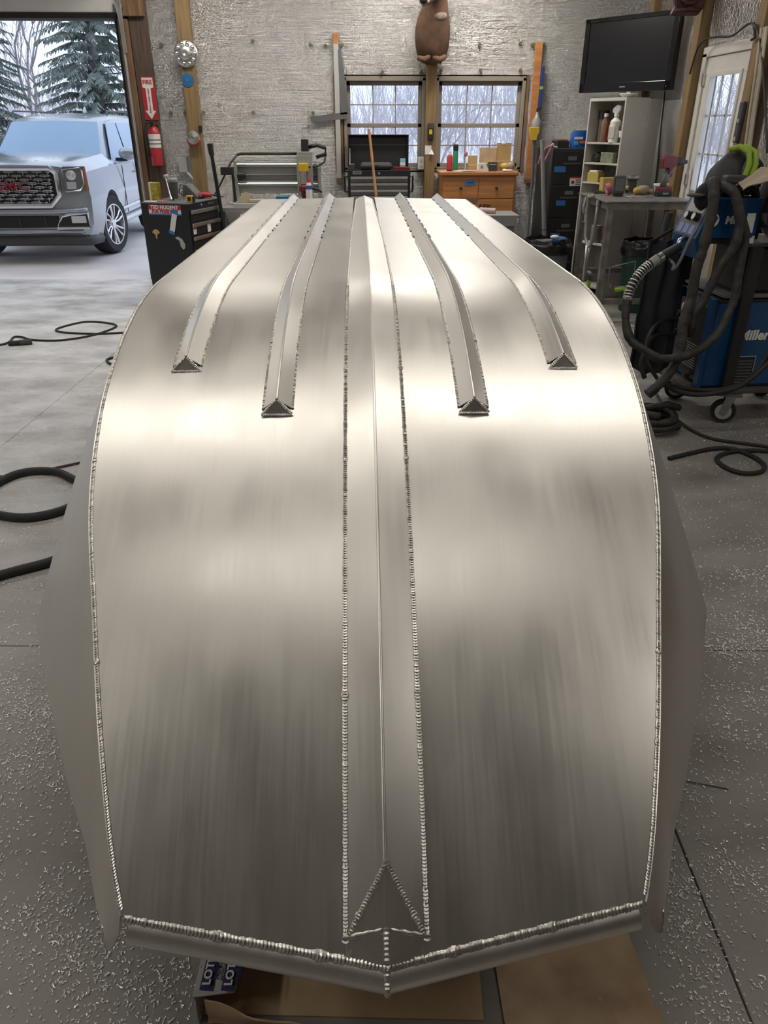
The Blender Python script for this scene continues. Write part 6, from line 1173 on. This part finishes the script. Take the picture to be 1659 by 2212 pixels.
t = thing('grey_torch_grip', 'dark torch grip hanging upright behind the welding gun', 'torch', at(1432, 520, Y=5.0)); MB().ring([(0, 0, 0), (.0, 0, .09), (.012, 0, .17)], [.020, .022, .026], 10).build('grip', DARK, t, smooth=40); MB().ring([(0, 0, 0), (.0, 0, -.07), (.04, 0, -.12), (.10, 0, -.10)], .018, 8).build('neck', BLACKP, t, smooth='all')
# ---------------------------------------------------------------- floor clutter
hosepx('black_hose', 'black hose loop on the floor in front of the welding cart', 'hose', [(1445, 990, 0), (1500, 977, 0), (1540, 969, 0), (1580, 969, 0), (1615, 981, 0), (1640, 994, 0), (1652, 1008, 0), (1640, 1020, 0), (1605, 1022, 0), (1570, 1011, 0), (1549, 994, 0), (1555, 984, 0), (1580, 976, 0), (1620, 973, 0), (1690, 976, 0)], .013)
hosepx('black_cable', 'thin black cable running along the floor from under the cart to the right', 'cable', [(1418, 850, 0), (1435, 880, 0), (1470, 912, 0), (1505, 935, 0), (1545, 949, 0), (1600, 957, 0), (1690, 969, 0)], .010, nm='cable')
hosepx('black_hose', 'thick black hose coiled on the floor at the far left of the boat', 'hose', [(420, 1120, 0), (300, 1090, 0), (210, 1060, 0), (160, 1036, 0), (120, 1019, 0), (60, 1019, 0), (10, 1035, 0), (-40, 1070, 0), (-30, 1102, 0), (20, 1116, 0), (70, 1117, 0), (130, 1104, 0), (190, 1080, 0), (330, 1045, 0), (480, 1060, 0)], .022)
hosepx('black_hose', 'short stretch of thick black hose running under the left side of the boat', 'hose', [(-60, 1262, 0), (0, 1243, 0), (50, 1229, 0), (100, 1216, 0), (180, 1190, 0), (300, 1170, 0), (420, 1190, 0)], .021)
hosepx('brown_cord', 'thin brown cord beside the coiled hose on the left floor', 'cord', [(-20, 1030, 0), (40, 1027, 0), (100, 1015, 0), (170, 1000, 0), (240, 985, 0), (420, 975, 0)], .007, mat('brown_cord', (.07, .035, .03), .6), nm='cord')
hosepx('extension_cord', 'thin black extension cord looping on the floor near the garage door', 'cord', [(-15, 748, 0), (18, 740, 0), (30, 728, 0), (48, 728, 0), (70, 734, 0), (130, 735, 0), (200, 724, 0), (250, 706, 0), (235, 698, 0), (185, 695, 0), (135, 706, 0), (121, 714, 0), (150, 719, 0), (215, 721, 0), (290, 718, 0), (400, 722, 0), (520, 735, 0)], .009, nm='cord')
q = at(42, 741, z=.02); t = thing('plug_connector', 'black plug connectors lying beside the extension cord', 'plug', (q.x, q.y, 0), R(10)); MB().ring([(-.09, 0, .022), (.0, 0, .022)], .022, 8).build('plug', BLACKP, t, smooth=40); MB().ring([(.0, .0, .022), (.10, .02, .022)], .026, 8).build('socket', DARK, t, smooth=40)
hosepx('small_cable_loop', 'small dark cable loop on the floor against the left edge of the boat', 'cable', [(400, 770, 0), (290, 765, 0), (255, 770, 0), (231, 777, 0), (240, 786, 0), (270, 789, 0), (300, 788, 0), (390, 795, 0)], .010, nm='cable')
t = thing('welding_rod', 'thin steel welding rod on the floor right of the bow', 'rod', (.95, 1.555, .0025)); MB().cyl((0, 0, .001), (.105, -.03, .001), .0022, n=6).build('rod', STEEL, t); MB().cyl((.105, -.03, .001), (.112, -.032, .001), .0022, n=6).build('bare_tip', SATIN, t)
q = at(1400, 705, z=0); t = thing('scrap_plate', 'pale triangular scrap of sheet on the floor left of the cart', 'scrap', (q.x-.1, q.y, .0)); MB().prism([(-.14, -.03), (.10, -.035), (-.10, .10)], .003).build('plate', LGREY, t); MB().prism([(-.13, .08), (-.10, .10), (-.10, .09)], .006).build('bent_corner', LGREY, t)
# cardboard under the bow
q = at(418, 2150, z=.10)
cb = thing('cardboard_box', 'opened cardboard box with a blue and white printed end under the bow', 'box', (-.375, .922, 0), R(-3)); PRT = mat('navy_print', (.028, .032, .13), .7)
lbox('bottom', CARD, cb, (0, .02, .0), (.62, .50, .006), 0); 
def wavy(a, b, h, nm, m, seed, dx=0):
    mb = MB(); mb.grid(lambda u, v: V(a).lerp(V(b), u) + V((0, .012*mnoise.noise(V((u*5, v*2, seed)))-.02*v*math.sin(3.14*u), h*v*(1-.18*abs(mnoise.noise(V((u*6, seed, 1)))))*1.0)), 24, 4); return mb.build(nm, m, cb, smooth='all', solid=.004)
wavy((.02, .0, .004), (.40, -.045, .004), .085, 'front_wall', CARD, 3); wavy((0, .0, .004), (.0, .44, .004), .10, 'printed_end', mat('white_carton_end', (.52, .50, .50), .7), 9)
MB().quad(V((-.004, .0, .10)), V((-.004, .40, .10)), V((.082, .40, .092)), V((.082, .02, .086))).build('printed_flap', mat('white_print_board', (.50, .48, .48), .7), cb, solid=.003)
for x, w_ in ((.012, .026), (.058, .028)):
    MB().quad(V((x-.004, .015, .1025)), V((x-.004, .115, .1025)), V((x+w_-.004, .115, .1005)), V((x+w_-.004, .015, .0995))).build('print_block', PRT, cb, solid=.001)
    text('LOTE', .024, PAPER, cb, (x+w_*.5-.004, .055, .1042), (0, R(3), R(90)), bold=.0006, sx=1.1); text('PREMIUM', .011, PRT, cb, (x+w_+.004, .06, .1035), (0, R(3), R(90)))
MB().prism([(0, 0), (.03, .03), (.034, .075), (.02, .045)], .001, Matrix.Translation(V((.02, .16, .101)))).build('print_swoosh', PRT, cb)
mb = MB(); mb.grid(lambda u, v: V((.42+.20*u, -.065+.02*u-.01*v, .004+(.10-.075*u)*v+.004*mnoise.noise(V((u*5, v, 2))))), 14, 4); mb.build('torn_flap', CARD, cb, smooth='all', solid=.004)
lbox('dark_strip', BLACKP, cb, (.05, -.10, .0), (.46, -.055, .03), .004)
mb = MB(); pl = [(.30, .70), (.63, .70), (.66, .90), (.64, 1.02), (.63, 1.08), (.60, 1.16), (.30, 1.20)]
t = thing('cardboard_sheet', 'flat sheet of stained brown cardboard on the floor right of the bow', 'cardboard', (0, 0, .001)); 
CARDS = mat('stained_cardboard', (.62, .47, .31), .85, vs=7, col2=(.36, .25, .16), bump=.12, bs=25)
MB().grid(lambda u, v: V((.29+(.36-.03*v+.012*mnoise.noise(V((v*9, 3, 0))))*u, .66+.52*v-.05*u*v, .004+.008*abs(mnoise.noise(V((u*4, v*4, 0)))))), 20, 24).build('sheet', CARDS, t, smooth='all', solid=.004)
MB().prism([(.34, .70), (.46, .69), (.44, .76), (.37, .77)], .0015, Matrix.Translation(V((0, 0, .0135)))).build('dark_stain_scrap', CARD, t)
# aluminium shavings strewn over the floor
CHIP = mat('bright_shavings', (.97, .96, .95), .32, .25); mb = MB(); r = random.Random(21); tries = 0; cnt = 0; big = []
while cnt < 52000 and tries < 700000:
    tries += 1
    if r.random() < .62: y = .15+2.6*r.random()**1.5; x = r.uniform(-1.75, 2.0)
    else: y = r.uniform(.2, 5.6); x = r.uniform(-3.0, 3.1)
    h = lerp(GUN, max(.8, min(5.5, y))) if y > .8 else 0
    if abs(x-BX) < h-.16: continue
    n_ = mnoise.noise(V((x*2.4, y*2.4, 4.0)))*.75 + .45*mnoise.noise(V((x*7, y*7, 1.0)))
    edge = math.exp(-max(0, abs(x-BX)-h)/.45)
    if r.random() > .10 + 1.15*max(0, n_+.12) * (.35+.75*edge): continue
    if .29 < x < .66 and .68 < y < 1.18 and r.random() < .8: continue
    l = r.uniform(.0028, .0085)*(1.0 if r.random() < .93 else 2.0); a = r.uniform(0, 6.283); cu = r.uniform(-2.4, 2.4); wv = r.uniform(.0006, .0013)*(1+.3*y); z = r.uniform(.0015, .005); p = V((x, y, z)); pr_ = None; b = len(mb.v)
    for k in range(4):
        d = V((math.cos(a+cu*k/3), math.sin(a+cu*k/3), r.uniform(-.3, .3))); nx = V((-d.y, d.x, r.uniform(-.8, .8))).normalized()
        mb.v += [p-nx*wv, p+nx*wv]; p = p+d*l/3; p.z = max(.001, p.z)
    mb.f += [[b+2*k, b+2*k+1, b+2*k+3, b+2*k+2] for k in range(3)]; cnt += 1
tag(mb.build('metal_shavings', CHIP), 'bright aluminium shavings strewn over the concrete around the boat', 'shavings', kind='stuff')
